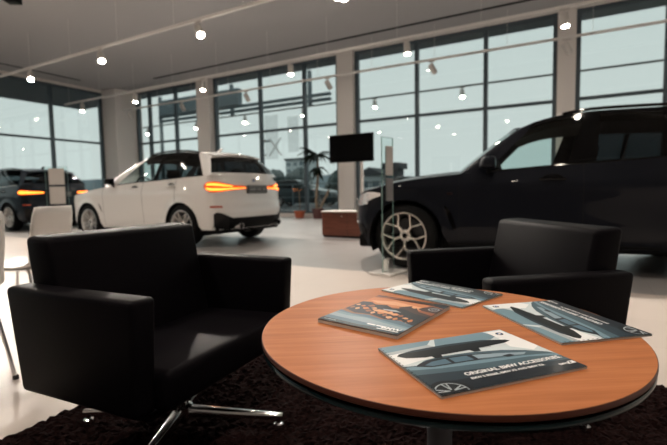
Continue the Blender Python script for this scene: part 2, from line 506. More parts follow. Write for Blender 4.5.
    # ---- mirrors, handles, rails
    for sg in (1, -1):
        mx, mz = S['mirror']; my = W(mx, mz-.1)
        b = MB(); b.hexa([(mx-.10, sg*(my+.02), mz-.07), (mx-.08, sg*(my+.215), mz-.055), (mx+.06, sg*(my+.19), mz-.05), (mx+.09, sg*(my+.03), mz-.06),
                          (mx-.10, sg*(my+.02), mz+.075), (mx-.08, sg*(my+.21), mz+.06), (mx+.03, sg*(my+.18), mz+.055), (mx+.05, sg*(my+.03), mz+.07)], .03, 3)
        mo = child(b, 'door_mirror', S['mmir'])
        b = MB(); b.tube([(mx-.02, sg*(my-.04), mz-.12), (mx-.02, sg*(my+.05), mz-.05)], .025, 8); child(b, 'mirror_foot', M_BLKP, mo)
        for hx, hz in S['handles']:
            y0 = W(hx, hz)
            b = MB(); b.tube([(hx+.12-.24*k/10, sg*(y0+.012+.022*math.sin(PI*k/10)), hz-.004*k/10) for k in range(11)], .014, 8); child(b, 'door_handle', S['mhan'])
            b = MB(); b.lathe([(0, .004), (.05, .004), (.055, 0)], 16, Matrix.Translation((hx, sg*y0, hz-.002)) @ Matrix.Scale(1.9, 4, (1, 0, 0)) @ Matrix.Rotation(-PI/2*sg, 4, 'X')); child(b, 'handle_recess', M_BLK)
        xa_, xb_ = S['rail']
        n = 12; pts = []
        for k in range(n+1):
            x = lerp(xa_, xb_, k/n); e = min(1, min(k, n-k)/1.5); pts.append((x, sg*(yt(x)-.03), zre(x)+.010+.018*e))
        b = MB(); b.tube(pts, .016, 8); child(b, 'roof_rail', S['mrail'])
        # belt trim
        tx0, tx1 = S['belt_trim']
        b = MB(); b.tube([(lerp(tx0, tx1, k/16), sg*(W(lerp(tx0, tx1, k/16), zt_(lerp(tx0, tx1, k/16)))-.004), zt_(lerp(tx0, tx1, k/16))+.008) for k in range(17)], .009, 6); child(b, 'window_trim', S['mtrim'])
    return H
# ------------------------------------------------------------------ the three showroom cars
P_WHITE = mat('white_paint', (.80, .785, .77), .32, 0, 1., .03)
P_GREY = mat('dark_grey_metallic_paint', (.008, .0095, .0145), .38, .2, .26, .015, spec=.3, ior=1.2)
P_BLUE = mat('dark_blue_paint', (.004, .009, .016), .3, .1, .35, .03, spec=.2)
M_RED = mat('red_lens', (.42, .05, .01), .12, 0, 1., .02, (1., .12, .01), .5)
M_ORANGE = mat('tail_lamp_glow', (.9, .25, .03), .3, emit=(1., .27, .03), estr=3.4)
M_REFL = mat('reflector_red', (.45, .07, .03), .25)
M_PLATE = mat('plate_grey', (.22, .22, .22), .35)
M_PLATED = mat('plate_dark', (.03, .03, .03), .4)
M_HEAD = noise_bump(mat('headlight_chrome', (.85, .87, .9), .10, 1.), 38., .9, .012)
M_LED = mat('daylight_led', (.9, .9, .9), .3, emit=(1., .97, .92), estr=3.)
M_BADGE_B = mat('badge_blue', (.02, .12, .4), .3)
M_BADGE_W = mat('badge_white', (.8, .8, .8), .3)

def roundel(parent, mtx, r):
    b = MB()
    b.mi = 0; b.lathe([(0, .001), (r, .001), (r*1.02, 0), (r, -.002)], 28, mtx)
    b.mi = 1; b.lathe([(r*.94, .0018), (r, .0035), (r*1.03, .001)], 28, mtx)
    for k in range(4):
        b.mi = 2 if k % 2 else 3
        b.poly([mtx @ Vector((0, 0, .003))]+[mtx @ Vector((r*.6*math.cos(PI/2*k+PI/2*i/6), r*.6*math.sin(PI/2*k+PI/2*i/6), .003)) for i in range(7)])
    return b.build('roundel_badge', [M_BLK, M_CHR, M_BADGE_W, M_BADGE_B], parent)

def rear_lights(H, cl, lo, hi, strips, core=M_ORANGE):
    for sg in (1, -1):
        o = H['child'](mbgrid(H['patch'](cl, lo, hi, .012, sg)), 'tail_light', M_RED)
        for (i0, i1, f0, f1) in strips:
            c2 = cl[i0:i1]; l2 = [lerp(a, b, f0) for a, b in zip(lo, hi)][i0:i1]; h2 = [lerp(a, b, f1) for a, b in zip(lo, hi)][i0:i1]
            H['child'](mbgrid(H['patch'](c2, l2, h2, .016, sg, 2, -.010)), 'light_bar', core, o)
def mbgrid(rows):
    b = MB(); b.grid(rows); return b
def R_(*t): return [('r', v) for v in t]

X3 = dict(hw=.945, wb=2.864, R=.365, ra=.408, tw=.245, rim=.262, mrim=M_ALU2, spk='d', Lf=.45, Lr=.45, zbf=.24, zbr=.30, zs=.27,
    xF=([.22, .4, .6, .8, .95], [2.22, 2.33, 2.36, 2.33, 2.2]), xR=([.28, .40, .66, .74, .95, 1.08, 1.22], [-2.31, -2.395, -2.42, -2.37, -2.35, -2.31, -2.23]),
    xjf=1.87, xjr=-1.90, nr=2.7, bump_f=.55, bump_r=.72,
    zt=([-2.4, -1.95, -1.0, .1, .8, 1.2, 1.8, 2.3], [1.215, 1.21, 1.165, 1.12, 1.07, 1.03, .94, .85]),
    prof=([.2, .34, .5, .68, .84, .93, 1.0, 1.1, 1.22], [.92, .955, .972, .985, .995, 1.0, .985, .955, .915]),
    taper=([-2.2, -1.4, 0, 1.4, 2.0], [.965, .995, .99, .99, .955]),
    seams=[.88, -.38, -1.30], doors=(.88, -.38, -1.30), hood_crown=([.6, 1.2, 1.9, 2.4], [.075, .08, .075, .03]), xcowl=.70,
    gh=dict(crown=.05, zroof=([-1.9, -1.6, -1.0, -.5, -.12], [1.575, 1.62, 1.665, 1.655, 1.585]), yt=([-1.9, -1.6, -.8, -.15], [.585, .63, .665, .63]),
        cols=[(.86, -.12, 'front_pillar'), (.44, -.22, 'front_door_window'), (-.66, -.74, 'centre_pillar'), (-.78, -.84, 'rear_door_window'), (-1.36, -1.36, 'door_divider'), (-1.41, -1.41, 'quarter_window'), (-1.93, -1.62, 'rear_pillar'), (-2.13, -1.84, 'x')],
        wc=(1.06, .02), wz=1.09, rc=([0, .5, 1.], [-2.235, -2.10, -1.90]), rd=([0, .5, 1.], [-2.12, -2.0, -1.84]), rwin=(.10, .86), strip_glass=True),
    g1=G_CAR, g2=G_DARK, g3=G_DARK, frame=M_BLK, apillar=None, xlin=(1.0, -1.75), xdash=.55, zdash=1.06, seat=(-.15, -1.05),
    mirror=(.52, 1.17), mmir=M_BLK, handles=[(-.16, 1.03), (-1.20, 1.055)], mhan=None, rail=(-.25, -1.62), mrail=M_BLK, belt_trim=(.42, -1.85), mtrim=M_BLK)
def suv(**k):
    s = dict(X3); s.update(k); return s

def finish_x3(H, lights):
    ch = H['child']; patch = H['patch']; pt = H['pt']; root = H['root']
    rear_lights(H, *lights)
    both = lambda cl, lo, hi, off, nm, m, nz=3: [ch(mbgrid(patch(cl, lo, hi, off, sg, nz)), nm, m) for sg in (1, -1)]
    both(R_(.74, .68, .6, .52, .46, .4), [.36, .33, .32, .31, .31, .31], [.57, .60, .59, .56, .53, .51], .014, 'bumper_corner_trim', M_BLK)
    b = MB(); cl = R_(.44, .3, .2, .1, 0.0001)
    for sg in (1, -1): b.grid(patch(cl, [.32]*5, [.50]*5, .016, sg))
    ch(b, 'rear_diffuser', M_BLKP)
    both(R_(.80, .72, .64, .56), [.675]*4, [.705]*4, .006, 'rear_reflector', M_REFL, 1)
    for sg in (1, -1):
        b = MB(); m = Matrix.Translation((-2.412, sg*.50, .36)) @ Matrix.Rotation(-PI/2, 4, 'Y')
        b.lathe([(.040, -.15), (.045, .03), (.052, .035), (.055, .02), (.055, -.15)], 20, m); ch(b, 'exhaust_tip', M_CHR)
    b = MB(); b.box((-2.385, -.26, .90), (-2.35, .26, 1.045), .006, 1); pl = ch(b, 'number_plate', M_PLATED)
    b = MB()
    for (y0, y1, z0, z1) in ((-.235, .235, 1.012, 1.03), (-.22, -.12, .955, .995), (-.09, .02, .955, .995), (.05, .21, .955, .995), (-.235, .235, .915, .93)):
        b.box((-2.388, y0, z0), (-2.384, y1, z1))
    ch(b, 'plate_insert', M_PLATE, pl)
    p = pt(('r', 0.0001), 1.12); n = H['normal'](('r', .05), 1.12)
    roundel(root, Matrix.Translation((p.x-.004, 0, 1.125)) @ Matrix.Rotation(-PI/2, 4, 'Y') @ Matrix.Rotation(PI/2, 4, 'Z'), .042)
    # spoiler above the back glass
    b = MB(); rows = []
    for k in range(13):
        s = 1-2*k/12; y = .585*s; e = 1-abs(s)**4*.45
        zc = H['roofz'](-1.80, y)
        rows.append([(-1.70, y, zc+.012), (-1.85, y, zc+.006), (-1.90-.10*e, y, zc-.032), (-1.905-.10*e, y, zc-.052), (-1.86, y, zc-.058)])
    b.grid(rows); ch(b, 'roof_spoiler', H['paint'])
    b = MB(); b.tube([(-1.45, 0, H['roofz'](-1.45, 0)), (-1.52, 0, H['roofz'](-1.5, 0)+.06), (-1.56, 0, H['roofz'](-1.56, 0)+.075)], .02, 8, rr=[.035, .02, .006]); ch(b, 'roof_antenna', H['paint'])
    both([('s', 1.03), ('s', .985), ('s', .945)], [.74, .66, .58], [.75, .70, .62], .006, 'fender_vent', M_BLK, 2)
    # front lamps and grille
    for sg in (1, -1):
        cl = [('f', t) for t in (.42, .5, .6, .7, .8, .9)]
        ch(mbgrid(patch(cl, [.73, .72, .715, .715, .72, .74], [.82, .835, .85, .85, .845, .83], .008, sg)), 'headlight', M_HEAD)
        ch(mbgrid(patch([('f', t) for t in (.05, .15, .25, .34)], [.52, .50, .50, .53], [.80, .81, .81, .80], .014, sg)), 'kidney_grille', M_BLK)
        ch(mbgrid(patch([('f', t) for t in (.5, .6, .7, .8)], [.34, .32, .32, .34], [.48, .5, .5, .48], .008, sg)), 'air_intake', M_BLKP)

X3['apillar'] = P_WHITE; X3['mhan'] = P_WHITE
H = make_car('car', 'white compact suv parked beside the window with orange tail lights lit', 'car', (-7.345, 6.245, 0), math.radians(177.6), X3, P_WHITE)
H['paint'] = P_WHITE
TL = (R_(.90, .84, .76, .66, .55, .44, .33, .22, .12), [1.015, .965, .935, .93, .935, .95, .965, .975, .985], [1.06, 1.095, 1.11, 1.11, 1.095, 1.07, 1.05, 1.04, 1.03], [(1, 9, .14, .36), (1, 7, .60, .82)])
finish_x3(H, TL)

SB = suv(apillar=P_BLUE, mhan=P_BLUE, mtrim=M_CHR, g1=G_DARK)
H = make_car('car', 'dark blue suv at the far left edge showing one long orange tail light', 'car', (-14.74, 6.86, 0), PI, SB, P_BLUE)
H['paint'] = P_BLUE
finish_x3(H, (R_(.92, .86, .78, .68, .57, .46, .35, .25), [.985, .955, .945, .95, .96, .965, .975, .985], [1.05, 1.085, 1.09, 1.075, 1.06, 1.05, 1.045, 1.035], [(0, 8, .2, .8)]))

X5 = dict(hw=.985, wb=2.975, R=.380, ra=.425, tw=.275, rim=.273, steer=math.radians(-10), mrim=M_ALU, spk='y', Lf=.45, Lr=.45, zbf=.24, zbr=.30, zs=.27,
    xF=([.22, .4, .55, .75, .88, .96], [2.12, 2.22, 2.26, 2.25, 2.19, 2.07]), xR=([.28, .4, .66, .95, 1.22], [-2.36, -2.43, -2.44, -2.37, -2.25]),
    xjf=1.94, xjr=-1.95, bump_f=.55, bump_r=.72, nf=1.9,
    zt=([-2.4, -1.95, -1.0, -.18, .5, .82, 1.2, 1.57, 1.95, 2.3], [1.24, 1.235, 1.185, 1.14, 1.10, 1.085, 1.055, 1.01, .92, .87]),
    prof=([.2, .34, .5, .66, .80, .90, .935, .97, 1.06, 1.15, 1.24], [.90, .945, .962, .968, .975, .988, .992, .982, .952, .925, .90]),
    taper=([-2.2, -1.4, 0, 1.45, 1.8, 2.0], [.965, 1.0, .985, .995, .965, .925]),
    seams=[.89, -.32, -1.03], doors=(.89, -.32, -1.03), hood_crown=([.6, 1.2, 1.6, 2.0, 2.4], [.06, .065, .06, .05, .02]), xcowl=.70,
    gh=dict(crown=.05, zroof=([-1.9, -1.5, -1.0, -.5, -.17, .08, .24], [1.63, 1.675, 1.695, 1.70, 1.685, 1.64, 1.58]), yt=([-1.9, -1.4, -.6, .2], [.62, .675, .705, .67]),
        cols=[(.88, .24, 'front_pillar'), (.60, .12, 'front_door_window'), (-.18, -.36, 'centre_pillar'), (-.44, -.50, 'rear_door_window'), (-1.0, -1.04, 'door_divider'), (-1.06, -1.10, 'quarter_window'), (-1.85, -1.55, 'rear_pillar'), (-2.08, -1.86, 'x')],
        wc=(1.0, .33), wz=1.09, rc=([0, .5, 1.], [-2.28, -2.14, -1.95]), rd=([0, .5, 1.], [-2.08, -1.98, -1.86]), rwin=(.10, .86), strip_glass=True),
    g1=G_CAR, g2=G_DARK, g3=G_DARK, frame=M_BLK, apillar=P_GREY, xlin=(1.05, -1.80), xdash=.70, zdash=1.06, seat=(-.05, -1.0),
    mirror=(.60, 1.19), mmir=P_GREY, handles=[(-.04, 1.005), (-1.16, 1.03)], mhan=M_BLK, rail=(-.15, -1.68), mrail=M_BLK, belt_trim=(.58, -1.85), mtrim=M_BLK)
H = make_car('car', 'dark grey metallic suv with bright alloy wheels parked behind the right armchair', 'car', (-.387, 5.949, 0), math.radians(188), X5, P_GREY)
H['paint'] = P_GREY
ch, patch = H['child'], H['patch']
rear_lights(H, R_(.92, .84, .74, .62, .5, .38, .25), [1.0, .97, .95, .95, .965, .975, .985], [1.05, 1.09, 1.10, 1.09, 1.07, 1.05, 1.04], [(0, 7, .2, .75)], M_RED)
for sg in (1, -1):
    ch(mbgrid(patch([('s', 1.05), ('s', 1.02), ('s', .985), ('s', .95), ('s', .925)], [.73, .64, .55, .48, .46], [.745, .72, .68, .60, .50], .005, sg, 2)), 'air_breather', M_BLK)
    ch(mbgrid(patch([('s', 1.015), ('s', .985), ('s', .955)], [.858]*3, [.88]*3, .006, sg, 1)), 'side_badge', M_CHR)
    cl = [('s', 1.78), ('s', 1.87)]+[('f', t) for t in (.98, .92, .85, .77, .69, .61, .53, .45)]
    hl = ch(mbgrid(patch(cl, [.855, .825, .79, .765, .745, .735, .73, .735, .74, .75], [.885, .90, .90, .893, .885, .875, .865, .855, .85, .84], .006, sg)), 'headlight', M_HEAD)
    for i0, i1 in ((2, 4), (4, 6), (6, 8)):
        ch(mbgrid(patch(cl[i0:i1+1], [.755]*(i1-i0+1), [.845]*(i1-i0+1), .012, sg, 2)), 'lamp_module', M_HEAD, hl)
    ch(mbgrid(patch([('f', t) for t in (.03, .1, .2, .3, .38)], [.50, .47, .46, .48, .52], [.82, .83, .83, .825, .80], .022, sg)), 'grille_frame', M_CHR)
    b = MB()
    for i in range(8):
        t = .06+.038*i
        b.grid(patch([('f', t), ('f', t+.014)], [.50]*2, [.80]*2, .030, sg, 2))
    ch(b, 'grille_slats', M_BLK)
    ch(mbgrid(patch([('f', t) for t in (.48, .56, .66, .78, .9)], [.32, .30, .30, .31, .36], [.42, .48, .52, .52, .46], .008, sg)), 'air_intake', M_BLKP)
    b = MB(); b.tube([(1.0-.2*k, sg*(H['W'](1.0-.2*k, .30)+.004), .305) for k in range(11)], .016, 8); ch(b, 'sill_trim', M_BLKP)
# ------------------------------------------------------------------ the room
ZC = 5.5; XL = -18.4; XR_ = 9.0; YB = 13.15; YF = -7.0
M_CEIL = noise_bump(mat('ceiling_plaster', (.47, .465, .475), .9), 4., .05, .01)
M_WALL = noise_bump(mat('wall_plaster', (.55, .53, .51), .85), 30., .05, .003)
M_COLM = mat('column_plaster', (.84, .80, .77), .7)
M_FRAME = mat('window_frame_metal', (.085, .115, .135), .45, .2)
M_SLOT = mat('slot_black', (.006, .006, .007), .8)
M_WHITE = mat('white_metal', (.78, .75, .71), .4)
G_WIN = glass('window_glass', (.955, .98, .975), 1.0, 1.6)

def tile_mat(name, c1, c2, rough, size, seam):
    m = mat(name, c1, rough, spec=.5); nt = m.node_tree
    tc = nt.nodes.new('ShaderNodeTexCoord'); br = nt.nodes.new('ShaderNodeTexBrick'); nz = nt.nodes.new('ShaderNodeTexNoise')
    br.offset = 0; br.squash = 1; br.inputs['Scale'].default_value = 1.0
    br.inputs['Brick Width'].default_value = size; br.inputs['Row Height'].default_value = size
    br.inputs['Mortar Size'].default_value = .0025; br.inputs['Mortar Smooth'].default_value = .2
    br.inputs['Color1'].default_value = (*c1, 1); br.inputs['Color2'].default_value = (*c2, 1); br.inputs['Mortar'].default_value = (*seam, 1)
    nz.inputs['Scale'].default_value = 1.3; nz.inputs['Detail'].default_value = 6
    mr = nt.nodes.new('ShaderNodeMapRange'); mr.inputs['To Min'].default_value = rough-.05; mr.inputs['To Max'].default_value = rough+.08
    nt.links.new(tc.outputs['Object'], br.inputs['Vector']); nt.links.new(tc.outputs['Object'], nz.inputs['Vector'])
    nt.links.new(br.outputs['Color'], bsdf(m).inputs['Base Color'])
    nt.links.new(nz.outputs['Fac'], mr.inputs['Value']); nt.links.new(mr.outputs['Result'], bsdf(m).inputs['Roughness'])
    return m
M_FL_G = tile_mat('floor_grey_tile', (.32, .305, .30), (.34, .325, .315), .30, .6, (.24, .23, .225))
M_FL_B = tile_mat('floor_beige_tile', (.60, .53, .48), (.63, .555, .50), .32, .6, (.54, .47, .415))

b = MB()
bd = [(XL-.3, 5.55), (-11.7, 5.12), (-6.5, 4.7), (-3., 4.45), (0, 4.45), (XR_+.2, 4.75)]
b.mi = 0
for (x0, y0), (x1, y1) in zip(bd[:-1], bd[1:]): b.poly([(x0, y0, 0), (x1, y1, 0), (x1, YB+.35, 0), (x0, YB+.35, 0)])
b.mi = 1
for (x0, y0), (x1, y1) in zip(bd[:-1], bd[1:]): b.poly([(x0, YF-.2, 0), (x1, YF-.2, 0), (x1, y1, 0), (x0, y0, 0)])
b.mi = 2
b.prism([(XL-.3, YF-.2, -.25), (XR_+.2, YF-.2, -.25), (XR_+.2, YB+.35, -.25), (XL-.3, YB+.35, -.25)], (0, 0, .245))
struct(b.build('floor', [M_FL_G, M_FL_B, M_WALL], smooth=0))

b = MB(); b.box((XL-.3, YF-.2, ZC), (XR_+.2, YB+.3, ZC+.3)); struct(b.build('ceiling', M_CEIL, smooth=0))
def slot(x0, y0, x1, y1): 
    b = MB(); b.box((x0, y0, ZC-.012), (x1, y1, ZC+.02)); struct(b.build('trim_%d' % (1 if x1 > 0 else 2), M_SLOT, smooth=0))
slot(-14.75, 11.93, XR_, 12.04); slot(XL+.98, 7.6, XL+1.06, 10.6)
# walls
b = MB(); b.box((XR_, YF-.2, 0), (XR_+.2, YB+.3, ZC)); struct(b.build('wall_right', M_WALL, smooth=0))
b = MB(); b.box((XL-.3, YF-.2, 0), (XR_+.2, YF, ZC)); struct(b.build('wall_front', M_WALL, smooth=0))
# columns of the glazed walls
colx = [(XL-.2, XL+1.0, 12.1), (-13.38, -12.70, 12.85), (-7.02, -6.42, 12.95), (-.50, -.07, 13.0), (5.95, 6.45, 13.0)]
for i, (x0, x1, y0) in enumerate(colx):
    b = MB(); b.box((x0, y0, 0), (x1, YB+.25, ZC), .008, 1); struct(b.build('wall_back_column', M_COLM))
# base upstand and head of the back wall
b = MB(); b.box((XL-.2, YB-.06, 0), (XR_, YB+.22, .14)); b.box((XL-.2, YB-.04, ZC-.05), (XR_, YB+.22, ZC)); struct(b.build('wall_back', M_COLM, smooth=0))
b = MB(); b.box((XL-.22, YF, 0), (XL+.06, YB, .14)); b.box((XL-.22, YF, ZC-.12), (XL+.05, YB, ZC)); struct(b.build('wall_left', M_COLM, smooth=0))

win_no = [0]
def window(axis, a0, a1, mull, pos, z0=.14, z1=ZC-.05, rails=(3.19, .95)):
    """glazed bay: frame with mullions at the given positions, one transom, and its panes"""
    win_no[0] += 1
    def P(u, d, z): return (u, pos+d, z) if axis == 'x' else (pos+d, u, z)
    def bx(b, u0, u1, d0, d1, za, zb):
        p, q = P(u0, d0, za), P(u1, d1, zb)
        b.box([min(i, j) for i, j in zip(p, q)], [max(i, j) for i, j in zip(p, q)])
    b = MB(); w = .055
    for m in mull: bx(b, m-w, m+w, -.05, .09, z0, z1)
    for r in rails[:1]: bx(b, a0, a1, -.03, .08, r-.04, r+.04)
    bx(b, a0, a1, -.03, .08, z1-.09, z1); bx(b, a0, a1, -.03, .08, z0, z0+.07)
    fr = struct(b.build('window_%d' % win_no[0], M_FRAME, smooth=0))
    edges = [a0]+list(mull)+[a1]; g = MB()
    for u0, u1 in zip(edges[:-1], edges[1:]):
        if u1-u0 < .15: continue
        bx(g, u0+.01, u1-.01, .022, .030, z0+.03, z1-.03)
    o = g.build('panes', G_WIN, fr, smooth=0)
    return fr
window('x', -17.4, -13.38, [-17.34, -16.55, -14.9, -13.44], YB)
window('x', -12.70, -7.02, [-12.62, -10.38, -8.42, -7.08], YB)
window('x', -6.42, -.50, [-6.36, -4.33, -2.31, -.55], YB)
window('x', -.07, 5.95, [-.02, 1.83, 3.9, 5.9], YB)
window('x', 6.45, XR_, [6.5], YB)
window('y', YF, 12.1, [-6.0, -3.8, -1.6, .6, 2.9, 5.3, 7.65, 9.95, 12.03], XL, z1=ZC-.12)

# ---- reflection of an indoor sign, painted on the glass as thin reversed letters
M_MIRR = mat('window_film', (.50, .60, .63), .5); M_MIRR2 = mat('window_letters', (.78, .84, .84), .5)
def reflection_mat(name, c, a):
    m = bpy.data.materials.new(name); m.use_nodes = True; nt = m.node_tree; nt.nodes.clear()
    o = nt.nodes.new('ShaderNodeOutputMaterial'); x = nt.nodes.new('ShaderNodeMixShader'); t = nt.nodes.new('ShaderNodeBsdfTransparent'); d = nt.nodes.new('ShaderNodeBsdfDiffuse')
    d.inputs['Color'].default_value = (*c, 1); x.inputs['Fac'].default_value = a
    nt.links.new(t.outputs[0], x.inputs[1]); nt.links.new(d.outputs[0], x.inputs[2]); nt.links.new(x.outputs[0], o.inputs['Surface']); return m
F1 = reflection_mat('film_tint', (.22, .30, .34), .15); F2 = reflection_mat('film_letter', (.6, .68, .7), .35)
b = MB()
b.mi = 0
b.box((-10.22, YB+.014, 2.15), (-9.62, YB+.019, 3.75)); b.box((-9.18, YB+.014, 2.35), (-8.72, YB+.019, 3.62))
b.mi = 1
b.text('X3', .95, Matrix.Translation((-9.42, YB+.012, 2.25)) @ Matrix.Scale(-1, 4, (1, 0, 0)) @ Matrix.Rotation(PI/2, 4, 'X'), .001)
tag(b.build('window_sticker', [F1, F2], smooth=0), 'pale reversed X3 lettering stuck on the window glass above the plants', 'sticker')  # painted reflection of an indoor sign, no real sticker

# ------------------------------------------------------------------ tracks and lamps
M_TRACK = mat('track_white', (.85, .83, .80), .45)
M_TRACKD = mat('track_grey', (.16, .17, .17), .5)
M_LAMPB = mat('lamp_housing_white', (.66, .63, .60), .4)
M_LENS = mat('lamp_lens_lit', (1, 1, 1), .3, emit=(1., .88, .72), estr=40.)
ZT = 4.55
def track(y, x0, x1, label, zpost=None):
    t = thing('lighting_track', label, 'light track', ((x0+x1)/2, y, ZT), 0, None)
    b = MB(); L = (x1-x0)/2; b.box((-L, -.03, -.028), (L, .03, .028)); b.build('rail', M_TRACKD if zpost else M_TRACK, t, 0)
    if zpost:
        for s in (-1, 1):
            b = MB(); b.tube([(s*(L-.03), .05, -ZT-.02), (s*(L-.03), .05, .05)], .05, 8); b.build('end_post', M_TRACKD, t)
        return t
    n = max(2, int((x1-x0)/1.9))
    for k in range(n+1):
        xx = -L+.3+(2*L-.6)*k/n
        b = MB(); b.tube([(xx, 0, .02), (xx, 0, ZC-ZT)], .004, 6); b.build('suspension_wire', M_TRACK, t)
    return t
track(6.87, -17.8, 8.2, 'nearest white light track crossing the upper left ceiling with three lamps in view')
track(10.25, -17.9, 8.2, 'white light track skimming the tops of the windows, carrying the brightest lamps')
track(12.32, -17.2, 8.2, 'thin light track farthest back, hanging across the upper window panes')
for y in (3.45, .05, -3.4): track(y, -15., 8., {3.45: 'white light track overhead between the cars and the armchairs, out of view', .05: 'white light track overhead above the near side of the table, out of view', -3.4: 'white light track overhead behind the viewer, out of view'}[y])  # unseen tracks; the two carrying lamps are added to light the table
track(16.05, -24.05, 8.2, 'dark thin light track outside the glass, its bright lamps seen through the window panes', 5.5)  # window reflection of the middle track, modelled as a track outdoors
lamp_proto = [None]; beams = {}
def lamp(x, y, aim, label, group, power=1., size=1.6, lit=True):
    d = Vector(aim).normalized()
    if lamp_proto[0] is None:
        t = thing('track_spotlight', label, 'spotlight', (0, 0, 0), 0, group)
        b = MB(); b.box((-.09, -.018, -.066), (.09, .018, -.0285), .004, 1); b.build('track_adapter', M_LAMPB, t)
        b = MB(); b.tube([(0, 0, -.06), (0, 0, -.17)], .013, 8); b.build('swivel_arm', M_LAMPB, t)
        b = MB(); b.lathe([(.0, .085), (.045, .085), (.05, .08), (.05, -.085), (.046, -.09), (.043, -.075)], 24); b.build('housing', M_LAMPB, t)
        b = MB(); b.lathe([(.0431, -.078), (.038, -.092), (.024, -.101), (.010, -.105), (0, -.1055)], 20); b.build('lens', M_LENS, t)
        ld = bpy.data.lights.new('beam', 'SPOT'); ld.spot_size = math.radians(95); ld.spot_blend = .6; ld.shadow_soft_size = .05; ld.color = (1., .90, .80); ld.energy = 100
        lo = bpy.data.objects.new('beam', ld); COL.objects.link(lo); lo.parent = t
        lamp_proto[0] = t; r = t
    else:
        r = dup(lamp_proto[0], None, None, label, group)
    r.location = (x, y, ZT); r['label'] = label; r['group'] = group
    c = Vector((0, 0, -.205))+d*.05
    q = d.to_track_quat('-Z', 'Y').to_matrix().to_4x4()
    for ch_ in list(r.children):
        n = ch_.name.split('.')[0]
        if n in ('housing', 'lens'): ch_.matrix_local = Matrix.Translation(c) @ q @ Matrix.Scale(size, 4)
        elif n == 'beam':
            ch_.matrix_local = Matrix.Translation(c+d*.14*size) @ q
            if not lit: bpy.data.objects.remove(ch_); continue
            if power not in beams:
                beams[power] = ch_.data.copy(); beams[power].energy = SPOT*power
            ch_.data = beams[power]
        if n == 'lens' and not lit:
            if 'off' not in beams: beams['off'] = ch_.data.copy(); beams['off'].materials[0] = M_LAMPB
            ch_.data = beams['off']
    return r
XS = [-16.75, -13.6, -10.35, -7.0, -3.62, -.28, 3.0, 6.2]
GRP = 'white spotlights on the light tracks'
where = {-16.75: 'far left window', -13.6: 'left of the white car roof', -10.35: 'above the white car', -7.0: 'beside the middle column', -3.62: 'above the dark car bonnet', -.28: 'in front of the right column', 3.0: 'past the right edge', 6.2: 'far past the right edge'}
for x in XS:
    lamp(x+.0, 6.87, (.58, -.28, -.76), 'white spotlight on the nearest light track, hanging '+where[x], GRP)
for x in XS:
    lamp(x, 10.25, (.12, -.14, -.98), 'bright white spotlight on the middle light track, '+where[x], GRP)
for x in XS:
    lamp(x, 12.32, (.45, .15, -.88), 'small unlit spotlight on the farthest thin track, '+where[x], GRP, lit=False)
for x in [-23.0, -20.4]+XS[:7]:  # stand-ins for the lamps mirrored in the windows
    lamp(x, 16.05, (.12, -.3, -.95), 'glowing lamp on the track outside the glass, '+{-23.0: 'second from the far left', -20.4: 'behind the far left mullion'}.get(x, where.get(x)), 'lamps on the outside track', power=.05)
for y in (3.45, .05):  # unseen lamp rows added overhead to light the table and foreground
    for x in XS[1:7]:
        lamp(x+.6, y, (.1, .15, -1), 'white spotlight overhead out of view, row %.1f, %s' % (y, where[x]), GRP, power={3.45: .15, .05: .40}[y])
# downlight in the ceiling at the top edge, and the dark speaker at the top left
t = thing('ceiling_downlight', 'small bright round downlight in the ceiling at the top edge of the view', 'downlight', (-5.1, 9.5, ZC))
b = MB(); b.lathe([(.045, -.004), (.065, -.008), (.07, 0)], 24); b.build('trim_ring', M_WHITE, t)
b = MB(); b.lathe([(.045, -.004), (.025, -.010), (0, -.012)], 20); b.build('lens', M_LENS, t)
t = thing('ceiling_speaker', 'black box hanging under the ceiling at the top left corner', 'speaker', (-10.3, 4.95, 4.93), .6)
b = MB(); b.box((-.13, -.13, .0), (.13, .13, .22), .02); b.build('cabinet', M_BLKP, t)
b = MB(); b.tube([(0, 0, .22), (0, 0, ZC-4.93)], .02, 8); b.build('mount_pole', M_BLKP, t)

# ------------------------------------------------------------------ outside
M_ASPH = noise_color(mat('asphalt', (.05, .055, .06), .8), (.045, .052, .056), (.085, .09, .095), .6, 6)
M_CANOPY = mat('canopy_soffit', (.17, .21, .235), .8)
M_STEELB = mat('gantry_steel', (.14, .18, .20), .6)
M_HILL = mat('hill_green', (.11, .15, .17), 1.)
M_TREE = noise_color(mat('tree_crown', (.04, .055, .05), 1.), (.03, .045, .045), (.07, .09, .085), 1.5, 6)
M_BLD = mat('pale_building', (.42, .47, .48), .9); M_BLDD = mat('dark_roof', (.05, .055, .06), .9); M_BWIN = mat('building_window', (.10, .14, .16), .2)
b = MB(); b.box((-260, YB+.36, -.4), (260, 420, -.02)); b.box((-420, -60, -.4), (XL-.32, YB+.4, -.02)); struct(b.build('ground', M_ASPH, smooth=0))
b = MB(); b.box((XL-5, YB+.3, 5.52), (XR_+1, YB+1.15, 5.95)); b.box((XL-5, YF, 5.52), (XL-.32, YB+.3, 5.95)); struct(b.build('roof_overhang', M_CANOPY, smooth=0))
t = thing('steel_gantry', 'teal grey steel double beam standing outside the middle left window', 'gantry', (-13.5, 16.6, 0))  # beams taken for an indoor reflection, modelled beyond the glass
for z in (4.82, 5.04):
    b = MB(); b.box((-6.6, -.08, z), (4.2, .08, z+.12)); b.build('beam', M_STEELB, t, 0)
for x in (-6.5, -1.35, 3.16):
    b = MB(); b.box((x-.07, -.07, -.05 if x < -6 else 4.7), (x+.07, .07, 6.2)); b.build('post', M_STEELB, t, 0)
b = MB(); b.box((4.0, -.07, -.05), (4.14, .07, 5.1)); b.build('post', M_STEELB, t, 0) if False else b.bm.free()
b = MB(); b.box((-6.46, -.15, 5.16), (-.83, .15, 5.95)); b.build('panel', M_STEELB, t, 0)
